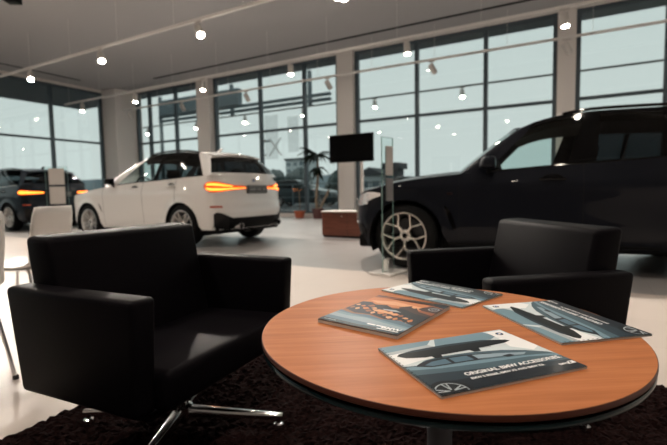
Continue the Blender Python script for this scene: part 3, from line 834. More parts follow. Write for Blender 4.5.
# street lamp
t = thing('street_lamp', 'slim grey street lamp outside behind the white car', 'street lamp', (-21.2, 27., -.02))
b = MB(); b.tube([(0, 0, 0), (0, 0, 4.8)], .07, 8); b.build('post', M_STEELB, t)
b = MB(); b.box((-.1, -.12, 4.75), (.75, .12, 4.9), .03, 1); b.build('lamp_head', M_STEELB, t)
# railing beyond the glass
t = thing('railing', 'dark metal railing outside beyond the potted plants', 'railing', (-10.5, 19.5, -.02))
b = MB(); b.box((-9, -.03, 1.30), (14, .03, 1.36)); b.build('handrail', M_STEELB, t, 0)
b = MB(); b.box((-9, -.02, .62), (14, .02, .66)); b.build('lower_rail', M_STEELB, t, 0)
for k in range(16):
    x = -9+23*k/15; b = MB(); b.box((x-.025, -.025, 0), (x+.025, .025, 1.33)); b.build('baluster', M_STEELB, t, 0)
# parked cars outside, each built like the ones inside
PK = [mat('parked_paint_dark', (.02, .035, .04), .3, 0, .6), mat('parked_paint_grey', (.12, .15, .16), .3, .3, .6), mat('parked_paint_teal', (.02, .06, .07), .3, .2, .6), mat('parked_paint_black', (.012, .016, .018), .3, 0, .6)]
for (x, y, rz, pm, lab) in ((-15.2, 23.5, 8, PK[0], 'dark parked car outside, left of the plants'), (-9.6, 24.6, 186, PK[1], 'grey parked car outside behind the tall plant'), (-20.8, 26., 5, PK[2], 'dark teal parked car outside beyond the white car'), (-4.4, 25.5, 3, PK[3], 'black parked car outside behind the dark suv bonnet')):
    Sx = suv(apillar=pm, mhan=pm, g1=G_DARK)
    H = make_car('parked_car', lab, 'car', (x, y, -.02), math.radians(rz), Sx, pm)
    rear_lights(H, R_(.92, .84, .76, .66, .55, .44), [.98, .96, .945, .95, .96, .97], [1.05, 1.085, 1.09, 1.075, 1.06, 1.05], [(0, 6, .2, .8)])
# far skyline
def building(name, label, cat, x, y, w, d, h, rows, cols_, roof='flat', wallm=None):
    t = thing(name, label, cat, (x, y, -.02))
    b = MB(); b.box((-w/2, -d/2, 0), (w/2, d/2, h)); b.build('wall', wallm or M_BLD, t, 0)
    b = MB()
    if roof == 'flat': b.box((-w/2-.3, -d/2-.3, h), (w/2+.3, d/2+.3, h+.6))
    else: b.prism([(-w/2-.4, -d/2-.4, h), (w/2+.4, -d/2-.4, h), (0, -d/2-.4, h+w*.32)], (0, d+.8, 0))
    b.build('roof', M_BLDD, t, 0)
    for i in range(rows):
        for j in range(cols_):
            cx_ = -w/2+w*(j+.5)/cols_; cz = h*(i+.6)/(rows+.2); ww = w/cols_*.3; hh = h/rows*.25
            b = MB(); b.box((cx_-ww, -d/2-.06, cz-hh), (cx_+ww, -d/2+.05, cz+hh)); b.build('window', M_BWIN, t, 0)
building('apartment_block', 'pale grey apartment tower far outside, right of the white car', 'building', -75, 115, 7, 8, 10.5, 5, 3)
building('house', 'house with a dark gable roof outside between the screen and the dark car', 'house', -19.6, 46, 2.6, 5, 2.6, 1, 2, 'gable')
building('shed', 'low dark shed with a flat roof outside above the dark car bonnet', 'shed', -16.6, 43, 1.3, 2, 3.1, 1, 1, 'flat', M_BLDD)
def ridge(name, label, x0, x1, y0, y1, h, seed, m):
    rnd = random.Random(seed); n = 70; rows = []
    hs_ = [h*(.65+.35*math.sin(k*.23+seed)+.12*math.sin(k*.71+seed*2)+.06*rnd.random()) for k in range(n+1)]
    for f, dd in ((0, 0), (.55, 6), (.9, 16), (1., 28), (.6, 55), (0, 80)):
        rows.append([(lerp(x0, x1, k/n)-dd*.3, lerp(y0, y1, k/n)+dd, hs_[k]*f-.1) for k in range(n+1)])
    b = MB(); b.grid(rows); o = b.build(name, m); return o
struct(ridge('hill_ridge', '', -330, -60, 40, 190, 9.5, 1.3, M_HILL)); struct(ridge('hill_ridge', '', -90, 150, 165, 200, 3.2, 2.2, M_HILL))
def tree(x, y, h, w, lab, seed):
    rnd = random.Random(seed); t = thing('tree', lab, 'tree', (x, y, -.02), 0, 'trees beyond the car park')
    b = MB(); b.tube([(0, 0, 0), (.1, 0, h*.3), (0, .1, h*.6)], .15, 8, rr=[.2, .15, .08]); b.build('trunk', M_TREE, t)
    b = MB()
    for k in range(9):
        a = rnd.random()*6.28; r = rnd.random()**.5*w*.33; z = h*(.38+.45*rnd.random()); s = w*(.22+.1*rnd.random())
        r0 = bmesh.ops.create_icosphere(b.bm, subdivisions=3, radius=s)
        for v in r0['verts']: v.co = v.co*(1+.22*math.sin(v.co.x*7/s+k)*math.sin(v.co.y*8/s)*math.cos(v.co.z*6/s)+.1*rnd.random())+Vector((r*math.cos(a), r*math.sin(a), z))
    b.build('crown', M_TREE, t)
for i, (x, y, h, w, lab) in enumerate(((-24, 36, 3.0, 3.2, 'small dark tree outside behind the dark parked car'), (-25.5, 47, 3.0, 3.4, 'low bushy tree outside left of the tall plant'), (-33., 44, 3.4, 4., 'round dark tree outside behind the white car boot'))): tree(x, y, h, w, lab, i+3)
# ------------------------------------------------------------------ armchairs
M_LEA = noise_bump(mat('black_leather', (.0042, .0034, .0045), .45, spec=.28, ior=1.17), 420., .12, .001)
M_STEEL = mat('polished_steel', (.70, .70, .71), .12, 1.)
M_RUBG = mat('glide_rubber', (.02, .02, .02), .6)
def armchair(loc, rz, star, label, group):
    t = thing('armchair', label, 'armchair', loc, rz, group)
    W2, a, zb, za = .430, .086, .292, .633; xr, xf = -.303, .270
    for sg in (1, -1):
        yo, yi = sg*W2, sg*(W2-a)
        b = MB(); P = [(xr+.045, yi, zb), (xf-.02, yi, zb), (xf-.02, yo-sg*.006, zb), (xr+.045, yo-sg*.006, zb), (xr, yi, za), (xf, yi, za), (xf, yo, za), (xr, yo, za)]
        if sg < 0: P = [P[i] for i in (3, 2, 1, 0, 7, 6, 5, 4)]
        b.hexa(P, .018, 3); b.build('armrest', M_LEA, t)
    yi = W2-a-.002
    b = MB(); b.hexa([(-.26, -yi, .30), (-.115, -yi, .30), (-.115, yi, .30), (-.26, yi, .30), (-.338, -yi, .786), (-.212, -yi, .781), (-.212, yi, .781), (-.338, yi, .786)], .022, 3); b.build('backrest', M_LEA, t)
    b = MB(); b.hexa([(-.13, -yi, .275), (.28, -yi, .275), (.28, yi, .275), (-.13, yi, .275), (-.14, -yi, .395), (.296, -yi, .408), (.296, yi, .408), (-.14, yi, .395)], .028, 3); b.build('seat', M_LEA, t)
    b = MB(); b.hexa([(-.205, -.33, .236), (.205, -.33, .236), (.205, .33, .236), (-.205, .33, .236), (-.245, -W2+.02, .293), (.25, -W2+.02, .293), (.25, W2-.02, .293), (-.245, W2-.02, .293)], .012, 2); b.build('seat_shell', M_LEA, t)
    b = MB(); b.lathe([(.0, .25), (.075, .25), (.075, .238), (.030, .23), (.028, .105), (.042, .098), (.045, .05), (.0, .047)], 24); b.build('base_column', M_STEEL, t)
    for k in range(4):
        an = star-rz+PI/2*k; m = Matrix.Rotation(an, 4, 'Z')
        b = MB(); b.hexa([m @ Vector(p) for p in [(.02, -.024, .062), (.40, -.012, .052), (.40, .012, .052), (.02, .024, .062), (.02, -.018, .098), (.40, -.009, .074), (.40, .009, .074), (.02, .018, .098)]], .005, 2)
        lg = b.build('base_leg', M_STEEL, t)
        b = MB(); b.lathe([(0, .056), (.009, .056), (.009, .040), (.019, .034), (.021, .0205), (0, .0205)], 14, m @ Matrix.Translation((.382, 0, 0)))
        b.build('glide', M_STEEL, lg)
    return t
armchair((-1.328, 1.137, 0), math.radians(4.6), math.radians(25), 'black leather swivel armchair on the left, its back and outer arm turned to the viewer', None)
armchair((-.290, 1.929, 0), math.radians(220.2), math.radians(-20), 'black leather swivel armchair on the far side of the table before the dark grey car', None).scale = (.955, .93, .980)

# ------------------------------------------------------------------ table
TX, TY, TZ = -.2714, .9840, .6046
M_WOOD = mat('beech_veneer', (.45, .2, .1), .40, ior=1.15)
def wood(m, c1, c2, c3, ang):
    nt = m.node_tree; tc = nt.nodes.new('ShaderNodeTexCoord'); mp = nt.nodes.new('ShaderNodeMapping'); n1 = nt.nodes.new('ShaderNodeTexNoise'); n2 = nt.nodes.new('ShaderNodeTexNoise')
    mp.inputs['Rotation'].default_value = (0, 0, ang)
    mp2 = nt.nodes.new('ShaderNodeMapping'); mp2.inputs['Scale'].default_value = (2.6, 46, 30); mp3 = nt.nodes.new('ShaderNodeMapping'); mp3.inputs['Scale'].default_value = (9, 260, 60)
    n1.inputs['Scale'].default_value = 1.; n1.inputs['Detail'].default_value = 5; n1.inputs['Distortion'].default_value = .4
    n2.inputs['Scale'].default_value = 1.; n2.inputs['Detail'].default_value = 2
    nt.links.new(tc.outputs['Object'], mp.inputs['Vector']); nt.links.new(mp.outputs[0], mp2.inputs['Vector']); nt.links.new(mp.outputs[0], mp3.inputs['Vector'])
    nt.links.new(mp2.outputs[0], n1.inputs['Vector']); nt.links.new(mp3.outputs[0], n2.inputs['Vector'])
    ad = nt.nodes.new('ShaderNodeMath'); ad.operation = 'MULTIPLY_ADD'; ad.inputs[1].default_value = .35
    nt.links.new(n2.outputs['Fac'], ad.inputs[0]); nt.links.new(n1.outputs['Fac'], ad.inputs[2])
    cr = nt.nodes.new('ShaderNodeValToRGB'); e = cr.color_ramp.elements
    e[0].position = .42; e[0].color = (*c1, 1); e[1].position = .92; e[1].color = (*c3, 1); k = e.new(.68); k.color = (*c2, 1)
    nt.links.new(ad.outputs[0], cr.inputs['Fac']); nt.links.new(cr.outputs['Color'], bsdf(m).inputs['Base Color'])
wood(M_WOOD, (.37, .122, .043), (.46, .160, .058), (.53, .205, .080), math.radians(-33))
M_EDGE = mat('table_edge_band', (.075, .020, .011), .4, ior=1.3); M_TGLASS = mat('dark_glass_rim', (.004, .012, .014), .10, ior=1.35)
M_DARKM = mat('dark_metal', (.12, .12, .135), .45, .3)
t = thing('round_table', 'round wooden table with four magazines on it', 'table', (TX, TY, 0))
r = .4088
b = MB(); b.mi = 0; b.lathe([(0, TZ), (r-.0015, TZ)], 128); b.mi = 1; b.lathe([(r-.0015, TZ), (r-.0004, TZ-.0006), (r, TZ-.002), (r, TZ-.0095), (r-.002, TZ-.011), (0, TZ-.011)], 128)
b.build('tabletop', [M_WOOD, M_EDGE], t)
b = MB(); b.lathe([(0, TZ-.0112), (r-.016, TZ-.0112), (r-.016, TZ-.016), (r-.003, TZ-.0165), (r-.001, TZ-.019), (r-.001, TZ-.024), (r-.006, TZ-.028), (0, TZ-.028)], 128); b.build('glass_rim', M_TGLASS, t)
b = MB(); b.lathe([(0, TZ-.0282), (.16, TZ-.0282), (.16, TZ-.043), (.029, TZ-.05), (.029, .05), (0, .05)], 40); b.build('pedestal', M_DARKM, t)
b = MB(); b.lathe([(0, .052), (.05, .05), (.26, .036), (.27, .03), (.27, .021), (0, .021)], 64); b.build('base_plate', M_DARKM, t)

# ------------------------------------------------------------------ magazines
def gloss(n, c): return mat(n, c, .38, coat=.035, coat_rough=.12, spec=.5, ior=1.17)
C_ = {k: gloss('print_'+k, v) for k, v in dict(pale=(.60, .66, .67), teal=(.17, .27, .32), mid=(.065, .11, .135), navy=(.020, .033, .045), dark=(.010, .014, .02), black=(.006, .007, .009), white=(.85, .85, .84), silver=(.40, .44, .46),
    orange=(.58, .20, .075), rust=(.30, .095, .04), peach=(.72, .36, .19), brown=(.055, .028, .022), fog=(.28, .36, .41), blue=(.09, .16, .21), badge=(.03, .13, .38)).items()}
M_PAPER = mat('paper_edge', (.55, .55, .53), .7)
names = list(C_); MATS_ = [C_[k] for k in names]
class Cover:
    def __init__(s, W, H, z): s.W, s.H, s.z, s.b = W, H, z, MB()
    def P(s, u, v): return Vector(((u-.5)*s.W, (v-.5)*s.H, s.z))
    def poly(s, c, pts):
        s.b.mi = names.index(c); s.z += .00003
        bm = s.b.bm; vs = [bm.verts.new(s.P(min(1, max(0, u)), min(1, max(0, v)))) for u, v in pts]
        try:
            f = bm.faces.new(vs); f.material_index = s.b.mi; r = bmesh.ops.triangulate(bm, faces=[f])
        except ValueError: pass
    def disc(s, c, u, v, r, n=22, a0=0, a1=2*PI, rv=None):
        rv = rv or r*s.W/s.H
        pts = [(u+r*math.cos(a0+(a1-a0)*k/n), v+rv*math.sin(a0+(a1-a0)*k/n)) for k in range(n+(0 if a1-a0 > 6.28 else 1))]
        if a1-a0 < 6.28: pts.append((u, v))
        s.poly(c, [(x, y) for x, y in pts])
    def ring(s, c, u, v, r0, r1, n=28):
        for k in range(n):
            a, e = 2*PI*k/n, 2*PI*(k+1)/n; q = s.W/s.H
            pts = [(u+r0*math.cos(a), v+q*r0*math.sin(a)), (u+r1*math.cos(a), v+q*r1*math.sin(a)), (u+r1*math.cos(e), v+q*r1*math.sin(e)), (u+r0*math.cos(e), v+q*r0*math.sin(e))]
            if all(0 <= x <= 1 and 0 <= y <= 1 for x, y in pts): s.poly(c, pts); s.z -= .00003
        s.z += .00003
    def text(s, c, body, u, v, size, align='LEFT'):
        s.b.mi = names.index(c); s.z += .00004
        s.b.text(body, size, Matrix.Translation(s.P(u, v)), 0., align, bold=size*.035)
    def roundel(s, u, v, r):
        s.disc('black', u, v, r); s.ring('white', u, v, r*.92, r*1.0, 20)
        for k in range(4): s.disc('badge' if k % 2 else 'white', u, v, r*.58, 6, PI/2*k, PI/2*(k+1))
    def wheel(s, u, v, r):
        s.disc('black', u, v, r); s.ring('silver', u, v, r*.70, r*.76, 30)
        q = s.W/s.H
        for k in range(5):
            for da in (-.17, .17):
                a = PI/2+2*PI*k/5; p0 = (u+r*.12*math.cos(a), v+q*r*.12*math.sin(a)); p1 = (u+r*.72*math.cos(a+da), v+q*r*.72*math.sin(a+da))
                dx, dy = -(p1[1]-p0[1])/q, (p1[0]-p0[0])*q; L = math.hypot(dx, dy/q); dx, dy = dx/L*r*.035, dy/L*r*.035
                pts = [(p0[0]-dx, p0[1]-dy), (p1[0]-dx, p1[1]-dy), (p1[0]+dx, p1[1]+dy), (p0[0]+dx, p0[1]+dy)]
                if all(-.01 <= x <= 1 and -.01 <= y <= 1 for x, y in pts): s.poly('silver', pts)

def accessories(c):
    """car with a roof box, white logo square and title"""
    c.poly('pale', [(0, 0), (1, 0), (1, 1), (0, 1)])
    c.poly('teal', [(.0, 1), (.0, .86), (.33, .90), (.40, 1)]); c.poly('silver', [(.0, .86), (.0, .80), (.36, .83), (.33, .90)])
    c.poly('teal', [(.43, 1), (.36, .83), (.80, .80), (.88, .86), (.84, 1)]); c.poly('silver', [(.36, .83), (.32, .66), (.70, .64), (.80, .80)])
    c.poly('white', [(0, .80), (.3, .83), (.32, .62), (.14, .60), (0, .56)])
    c.poly('white', [(.86, .80), (1, .84), (1, .50), (.92, .44), (.82, .58)])
    # body of the car
    c.poly('mid', [(0, .54), (.08, .52), (.17, .59), (.30, .615), (.5, .60), (.72, .54), (.86, .46), (.97, .36), (1, .30), (1, 0), (0, 0)])
    c.poly('teal', [(0, .46), (.06, .44), (.2, .40), (.5, .36), (.8, .33), (.98, .27), (1, .24), (1, .30), (.9, .34), (.6, .405), (.25, .455), (.05, .51), (0, .52)])
    c.poly('navy', [(0, .36), (.4, .28), (1, .16), (1, 0), (0, 0)])
    c.poly('dark', [(.1, .18), (.5, .16), (1, .08), (1, 0), (.1, 0)])
    # roof rails and glass
    c.poly('dark', [(.07, .50), (.11, .545), (.2, .585), (.42, .575), (.62, .52), (.66, .455), (.46, .43), (.16, .445)])
    c.poly('blue', [(.13, .50), (.2, .545), (.30, .555), (.30, .46), (.17, .465)]); c.poly('blue', [(.325, .555), (.45, .545), (.46, .452), (.325, .458)])
    c.poly('fog', [(.49, .54), (.66, .49), (.84, .42), (.80, .385), (.68, .42), (.49, .452)])
    c.poly('dark', [(.66, .43), (.72, .44), (.74, .40), (.68, .385)])
    for u in (.27, .56): c.poly('black', [(u-.03, .66), (u+.05, .66), (u+.03, .585), (u-.02, .59)])
    # roof box
    c.poly('black', [(.04, .75), (.07, .79), (.18, .825), (.45, .84), (.72, .815), (.88, .735), (.90, .705), (.84, .675), (.5, .645), (.2, .64), (.08, .69)])
    c.poly('navy', [(.07, .785), (.18, .82), (.45, .835), (.72, .81), (.80, .775), (.45, .795), (.2, .785)])
    c.poly('black', [(.07, .72), (.2, .69), (.5, .69), (.86, .70), (.84, .68), (.5, .647), (.2, .642), (.08, .69)])
    # wheel
    c.wheel(.085, .03, .125)
    # logo square
    c.poly('white', [(.855, .80), (.985, .80), (.985, .965), (.855, .965)]); c.roundel(.925, .885, .030)
    c.text('white', 'ORIGINAL BMW ACCESSORIES.', .265, .205, .0150); c.text('white', 'BMW 5 SERIES, BMW X5 AND BMW X6.', .265, .135, .0088)
    c.text('white', 'BMW', .865, .085, .0085); c.poly('white', [(.925, .08), (.985, .08), (.985, .125), (.945, .125)]); c.poly('navy', [(.94, .09), (.96, .09), (.96, .115), (.95, .115)])
    for k in range(1, 20):
        c.poly('black', [(0, k/20), (.008, k/20), (.008, k/20+.02), (0, k/20+.02)]); c.z -= .00003

def landscape(c):
    """evening hills mirrored in water with white title"""
    c.poly('rust', [(0, 0), (1, 0), (1, 1), (0, 1)])
    bands = [('fog', 0, .10, .13), ('blue', 0, 0, .09)]
    c.poly('orange', [(0, .70), (0, .93), (.25, .97), (.5, .985), (.8, .98), (.8, .70), (.4, .66)])
    c.poly('brown', [(0, .93), (.3, .975), (1, .90), (1, 1), (0, 1)]); c.poly('rust', [(0, .90), (.3, .945), (.55, .965), (.3, .98), (0, .95)])
    c.poly('peach', [(.05, .78), (.35, .86), (.75, .80), (.85, .72), (.5, .74), (.2, .72)])
    c.poly('brown', [(.52, .70), (.60, .77), (.63, .80), (.655, .75), (.70, .73), (.72, .755), (.75, .72), (.80, .66), (1, .60), (1, .40), (.6, .60)])
    c.poly('dark', [(.80, .98), (.86, .90), (1, .86), (1, 1)]); c.poly('brown', [(.74, .74), (.82, .70), (1, .68), (1, .84), (.86, .88), (.78, .82)])
    c.ring('silver', .915, .79, .055, .066, 24); c.ring('fog', .915, .79, .02, .028, 12)
    for k in range(5):
        a = 1.2*k; c.poly('fog', [(.915+.02*math.cos(a), .79+.015*math.sin(a)), (.915+.055*math.cos(a-.08), .79+.042*math.sin(a-.08)), (.915+.055*math.cos(a+.08), .79+.042*math.sin(a+.08))])
    c.poly('dark', [(0, .40), (.0, .70), (.12, .72), (.22, .66), (.35, .70), (.48, .63), (.62, .66), (.80, .58), (1, .55), (1, .25), (.8, .33), (.62, .30), (.4, .36), (.2, .33)])
    rnd = random.Random(4)
    for i in range(11):
        u = .04+.085*i; v = .60-.010*i+rnd.uniform(-.04, .03)-.018*max(0, i-3); w = rnd.uniform(.03, .055); h = rnd.uniform(.02, .045)
        c.poly(('peach', 'orange', 'rust')[i % 3], [(u-w, v-h*.3), (u-w*.3, v+h), (u+w*.5, v+h*.7), (u+w, v-h*.4), (u+w*.2, v-h)])
        c.poly(('rust', 'peach', 'orange')[i % 3], [(u-w, v-.09), (u-w*.2, v-.06), (u+w, v-.10), (u+w*.3, v-.14), (u-w*.4, v-.13)])
    c.poly('peach', [(.30, .50), (.42, .53), (.52, .50), (.7, .47), (.66, .44), (.48, .45), (.36, .46)])
    c.poly('silver', [(.40, .56), (.56, .58), (.66, .545), (.56, .53), (.44, .535)])
    c.poly('blue', [(0, .0), (1, 0), (1, .26), (.8, .32), (.6, .28), (.4, .33), (.2, .29), (0, .34)])
    c.poly('fog', [(0, .24), (.2, .215), (.45, .24), (.7, .20), (1, .17), (1, .12), (.6, .12), (.3, .14), (0, .15)])
    c.poly('teal', [(0, .29), (.3, .26), (.6, .255), (1, .20), (1, .17), (.7, .20), (.45, .24), (.2, .215), (0, .24)])
    c.poly('navy', [(0, 0), (1, 0), (1, .09), (.5, .055), (0, .08)])
    c.text('white', 'BMW', .97, .072, .020, 'RIGHT'); c.text('white', 'Driving pleasure', .81, .10, .0105, 'RIGHT') if False else None
    for u0, u1 in ((.56, .66), (.67, .79)): c.poly('white', [(u0, .098), (u1, .098), (u1, .122), (u0, .122)])
    c.poly('white', [(.72, .045), (.97, .045), (.97, .06), (.72, .06)])
    for u0, u1 in ((.05, .09), (.10, .17), (.18, .21)): c.poly('silver', [(u0, .035), (u1, .035), (u1, .047), (u0, .047)])

def magazine(x, y, ang, W, H, th, art, label):
    t = thing('magazine', label, 'magazine', (x, y, TZ+.0006), math.radians(ang), None)
    b = MB(); b.box((-W/2, -H/2, 0), (W/2, H/2, th-.0006)); b.build('pages', M_PAPER, t, 0)
    b = MB(); b.box((-W/2-.0006, -H/2-.0004, th-.0006), (W/2+.0006, H/2+.0004, th)); b.build('cover_board', C_['mid'], t, 0)
    c = Cover(W, H, th+.0001); art(c)
    me_o = c.b.build('printed_cover', MATS_, t, 0)
    return t
magazine(-0.1558, 0.8113, 49.1, 0.2945, 0.2166, 0.0045, accessories, 'magazine nearest the viewer, titled accessories, with a car carrying a roof box')
magazine(-0.4104, 1.0022, -8.1, 0.2157, 0.2831, 0.0085, landscape, 'thick magazine with an orange mountain and lake cover at the left of the table')
magazine(-0.0333, 1.1409, 130.6, 0.2945, 0.2157, 0.0045, accessories, 'silver blue magazine at the right rim of the table, overhanging the edge')
magazine(-0.3543, 1.2901, 159.6, 0.2888, 0.208, 0.004, accessories, 'silver blue magazine farthest back on the table, in front of the far armchair')

# ------------------------------------------------------------------ rug
M_RUG = noise_color(mat('rug_pile', (.03, .015, .014), 1., spec=.05), (.004, .002, .002), (.020, .009, .0085), 60., 3)
rnd = random.Random(5)
x0, x1, y0, y1 = -1.88, 1.5, -.6, 2.40; st = .0125; nx, ny = int((x1-x0)/st), int((y1-y0)/st)
vs = []; fs = []
for j in range(ny+1):
    for i in range(nx+1):
        e = min(i, nx-i, j, ny-j)
        vs.append((x0+i*st+rnd.uniform(-.006, .006)*(2 if e == 0 else 1), y0+j*st+rnd.uniform(-.006, .006)*(2 if e == 0 else 1), .001 if e == 0 else rnd.uniform(.004, .020)))
for j in range(ny):
    for i in range(nx): k = j*(nx+1)+i; fs.append((k, k+1, k+nx+2, k+nx+1))
me = bpy.data.meshes.new('rug'); me.from_pydata(vs, [], fs); me.materials.append(M_RUG)
o = bpy.data.objects.new('rug', me); COL.objects.link(o); tag(o, 'dark brown shaggy rug under the table and armchairs', 'rug')

# ------------------------------------------------------------------ white shell chairs
M_SHELL = mat('white_shell', (.70, .67, .64), .35)
def shell_chair(loc, rz, label):
    t = thing('shell_chair', label, 'chair', loc, rz, 'white shell chairs')
    prof = [(.235, .435), (.225, .452), (.18, .462), (.05, .455), (-.10, .450), (-.165, .462), (-.20, .50), (-.215, .56), (-.232, .68), (-.25, .80), (-.256, .85)]
    b = MB(); rows = []
    for i, (x, z) in enumerate(prof):
        w = [.19, .20, .21, .215, .215, .21, .205, .205, .205, .195, .18][i]; r = []
        for k in range(13):
            s = 1-2*k/12; r.append((x+(.014*s*s if z > .5 else 0), w*s, z+(.014*s*s if z < .5 else 0)))
        rows.append(r)
    b.grid(rows); o = b.build('seat_shell', M_SHELL, t, 60)
    sm = o.modifiers.new('thickness', 'SOLIDIFY'); sm.thickness = .010; sm.offset = 0
    for sx, sy in ((1, 1), (1, -1), (-1, 1), (-1, -1)):
        b = MB(); b.tube([(sx*.13, sy*.13, .445), (sx*.17, sy*.165, .42), (sx*.235, sy*.20, .012)], .0095, 10); lg = b.build('leg', M_STEEL, t)
        b = MB(); b.lathe([(0, .0), (.014, .0), (.014, .016), (.010, .022)], 12, Matrix.Translation((sx*.2355, sy*.2005, 0))); b.build('glide', M_RUBG, lg)
    b = MB(); b.box((-.14, -.13, .432), (.14, .13, .445), .004, 1); b.build('seat_bracket', M_STEEL, t)
    return t
shell_chair((-3.30, 1.54, 0), math.radians(207), 'white shell chair with chrome legs just behind the left armchair')
shell_chair((-2.61, .81, 0), math.radians(200), 'white shell chair cut off at the left edge with one chrome leg showing')

# ------------------------------------------------------------------ glass info stands
G_ST = glass('stand_glass', (.93, .97, .96), .5, 1.4); M_GEDGE = mat('glass_edge', (.22, .36, .34), .15); M_INFO = mat('info_sheet', (.62, .60, .58), .5); M_INFO2 = mat('info_sheet_grey', (.26, .26, .27), .4); M_PRN = mat('info_print', (.25, .25, .26), .6)
def info_stand(loc, rz, w, h, sheets, label, base=(.36, .30)):
    t = thing('info_stand', label, 'sign stand', loc, rz)
    b = MB(); b.box((-base[0]/2, -base[1]/2, 0), (base[0]/2, base[1]/2, .018), .004, 1); b.build('base_plate', M_WHITE, t)
    b = MB(); b.box((-w/2, -.005, .018), (w/2, .005, h)); b.build('glass_sheet', G_ST, t, 0)
    b = MB()
    for s in (-1, 1): b.box((s*w/2-.003*(s < 0), -.0052, .018), (s*w/2+.003*(s > 0), .0052, h))
    b.box((-w/2, -.0052, h), (w/2, .0052, h+.003)); b.build('polished_edge', M_GEDGE, t, 0)
    b = MB(); b.box((-.05, -.04, .018), (.05, .04, .16), .004, 1); b.build('foot_clamp', M_STEEL, t)
    for (x0, x1, z0, z1, m) in sheets:
        for s in (-1, 1):
            b = MB(); b.box((x0, s*.0056, z0), (x1, s*.0072, z1)) if s > 0 else b.box((x0, -.0072, z0), (x1, -.0056, z1)); sh = b.build('info_sheet', m, t, 0)
    return t
info_stand((-1.815, 4.485, 0), math.radians(78), .21, 1.49, [(-.03, .10, 1.08, 1.40, M_INFO), (-.03, .10, .80, 1.05, M_INFO2)], 'clear glass price stand at the nose of the dark grey car')
info_stand((-8.96, 4.88, 0), math.radians(38), .40, 1.49, [(-.14, .14, 1.14, 1.46, M_INFO), (-.14, .14, .76, 1.10, M_INFO)], 'pale price stand in front of the dark blue car')

# ------------------------------------------------------------------ podium, screen
M_PODW = noise_color(mat('podium_wood', (.16, .05, .03), .35), (.11, .033, .020), (.19, .062, .036), 1., 4, (3, 3, 26))
t = thing('low_cabinet', 'low red brown wooden cabinet with a white top under the black screen', 'cabinet', (-3.87, 7.72, 0))
b = MB(); b.box((-.57, -.24, .04), (.57, .24, .50), .004, 1); b.build('body', M_PODW, t)
b = MB(); b.box((-.585, -.255, .50), (.585, .255, .525), .004, 1); b.build('white_top', M_WHITE, t)
b = MB(); b.box((-.55, -.22, 0), (.55, .22, .04)); b.build('plinth', M_BLKP, t)
b = MB(); b.lathe([(0, .006), (.014, .006), (.016, 0)], 16, Matrix.Translation((-.12, -.24, .43)) @ Matrix.Rotation(PI/2, 4, 'X')); b.build('lock', M_CHR, t)
b = MB(); b.box((-.002, -.2415, .05), (.002, -.2395, .49)); b.build('door_gap', M_SEAM, t, 0)
t = thing('display_screen', 'black flat screen on a pole above the low cabinet', 'screen', (-4.53, 9.0, 0))
b = MB(); b.box((-.56, -.025, 1.575), (.56, .03, 2.21), .008, 2); b.build('housing', M_BLKP, t)
b = MB(); b.box((-.54, -.0265, 1.60), (.54, -.024, 2.19)); b.build('panel', M_BLK, t, 0)
b = MB(); b.box((.20, .05, .02), (.26, .11, 1.95), .006, 1); b.build('pole', M_WHITE, t)
b = MB(); b.box((.05, .03, 1.80), (.40, .06, 1.98)); b.build('wall_bracket', M_BLKP, t)
b = MB(); b.box((-.05, -.2, 0), (.51, .36, .02), .005, 1); b.build('base_plate', M_WHITE, t)

# ------------------------------------------------------------------ plants
M_TERRA = mat('terracotta', (.42, .10, .045), .6); M_POTD = mat('dark_pot', (.09, .03, .028), .45); M_SOIL = mat('soil', (.02, .014, .01), 1.)
M_LEAF = mat('leaf_green', (.010, .020, .012), .5, spec=.2); M_TRUNK = noise_color(mat('trunk_bark', (.25, .19, .14), .9), (.18, .14, .10), (.36, .28, .21), 30)
def pot(t, r0, r1, h, m):
    b = MB(); b.lathe([(0, 0), (r0, 0), (r1, h*.82), (r1+.015, h*.82), (r1+.018, h), (r1-.012, h), (r1-.015, h*.88), (0, h*.88)], 32); b.build('pot', m, t)
    b = MB(); b.lathe([(0, h*.9), (r1-.014, h*.89)], 24); b.build('soil', M_SOIL, t)
def leaf(b, p, az, el, L, w, droop):
    p = Vector(p); rows = []; d = Vector((math.cos(az)*math.cos(el), math.sin(az)*math.cos(el), math.sin(el))); sd = Vector((-math.sin(az), math.cos(az), 0)); n = 7
    for k in range(n+1):
        u = k/n; ww = w*(.35+2.6*u*(1-u))*(1-u**4)
        c = p.copy(); up = Vector((0, 0, .25*ww)); rows.append([c+sd*ww/2+up, c-Vector((0, 0, .1*ww)), c-sd*ww/2+up])
        d = (d+Vector((0, 0, -droop/n*(.5+u)))).normalized(); p = p+d*(L/n)
    b.grid(rows)
def crown(t, p, n, L, w, seed, lo=-.5, hi=1.2, droop=1.2, bias=None):
    rnd = random.Random(seed)
    for k in range(n):
        b = MB(); az = 2.4*k+rnd.uniform(-.3, .3)
        if bias and rnd.random() < .45: az = bias+rnd.uniform(-.7, .7)
        leaf(b, (p[0], p[1], p[2]+.08*rnd.random()), az, rnd.uniform(lo, hi), L*rnd.uniform(.75, 1.15), w, droop*rnd.uniform(.7, 1.4)); b.build('leaf', M_LEAF, t)
t = thing('potted_plant', 'tall potted dragon tree with drooping dark leaves in a dark red pot by the window', 'plant', (-7.6, 12.55, 0))
pot(t, .15, .19, .34, M_POTD)
b = MB(); b.tube([(-.03, 0, .28), (-.06, 0, .6), (-.02, 0, 1.0), (.04, 0, 1.45), (.02, 0, 2.1)], .04, 10, rr=[.055, .05, .045, .04, .035]); b.build('trunk', M_TRUNK, t)
b = MB(); b.tube([(.05, 0, .28), (.16, .02, .5), (.32, .03, .75), (.42, .03, .95)], .04, 10, rr=[.045, .042, .04, .038]); b.build('trunk', M_TRUNK, t)
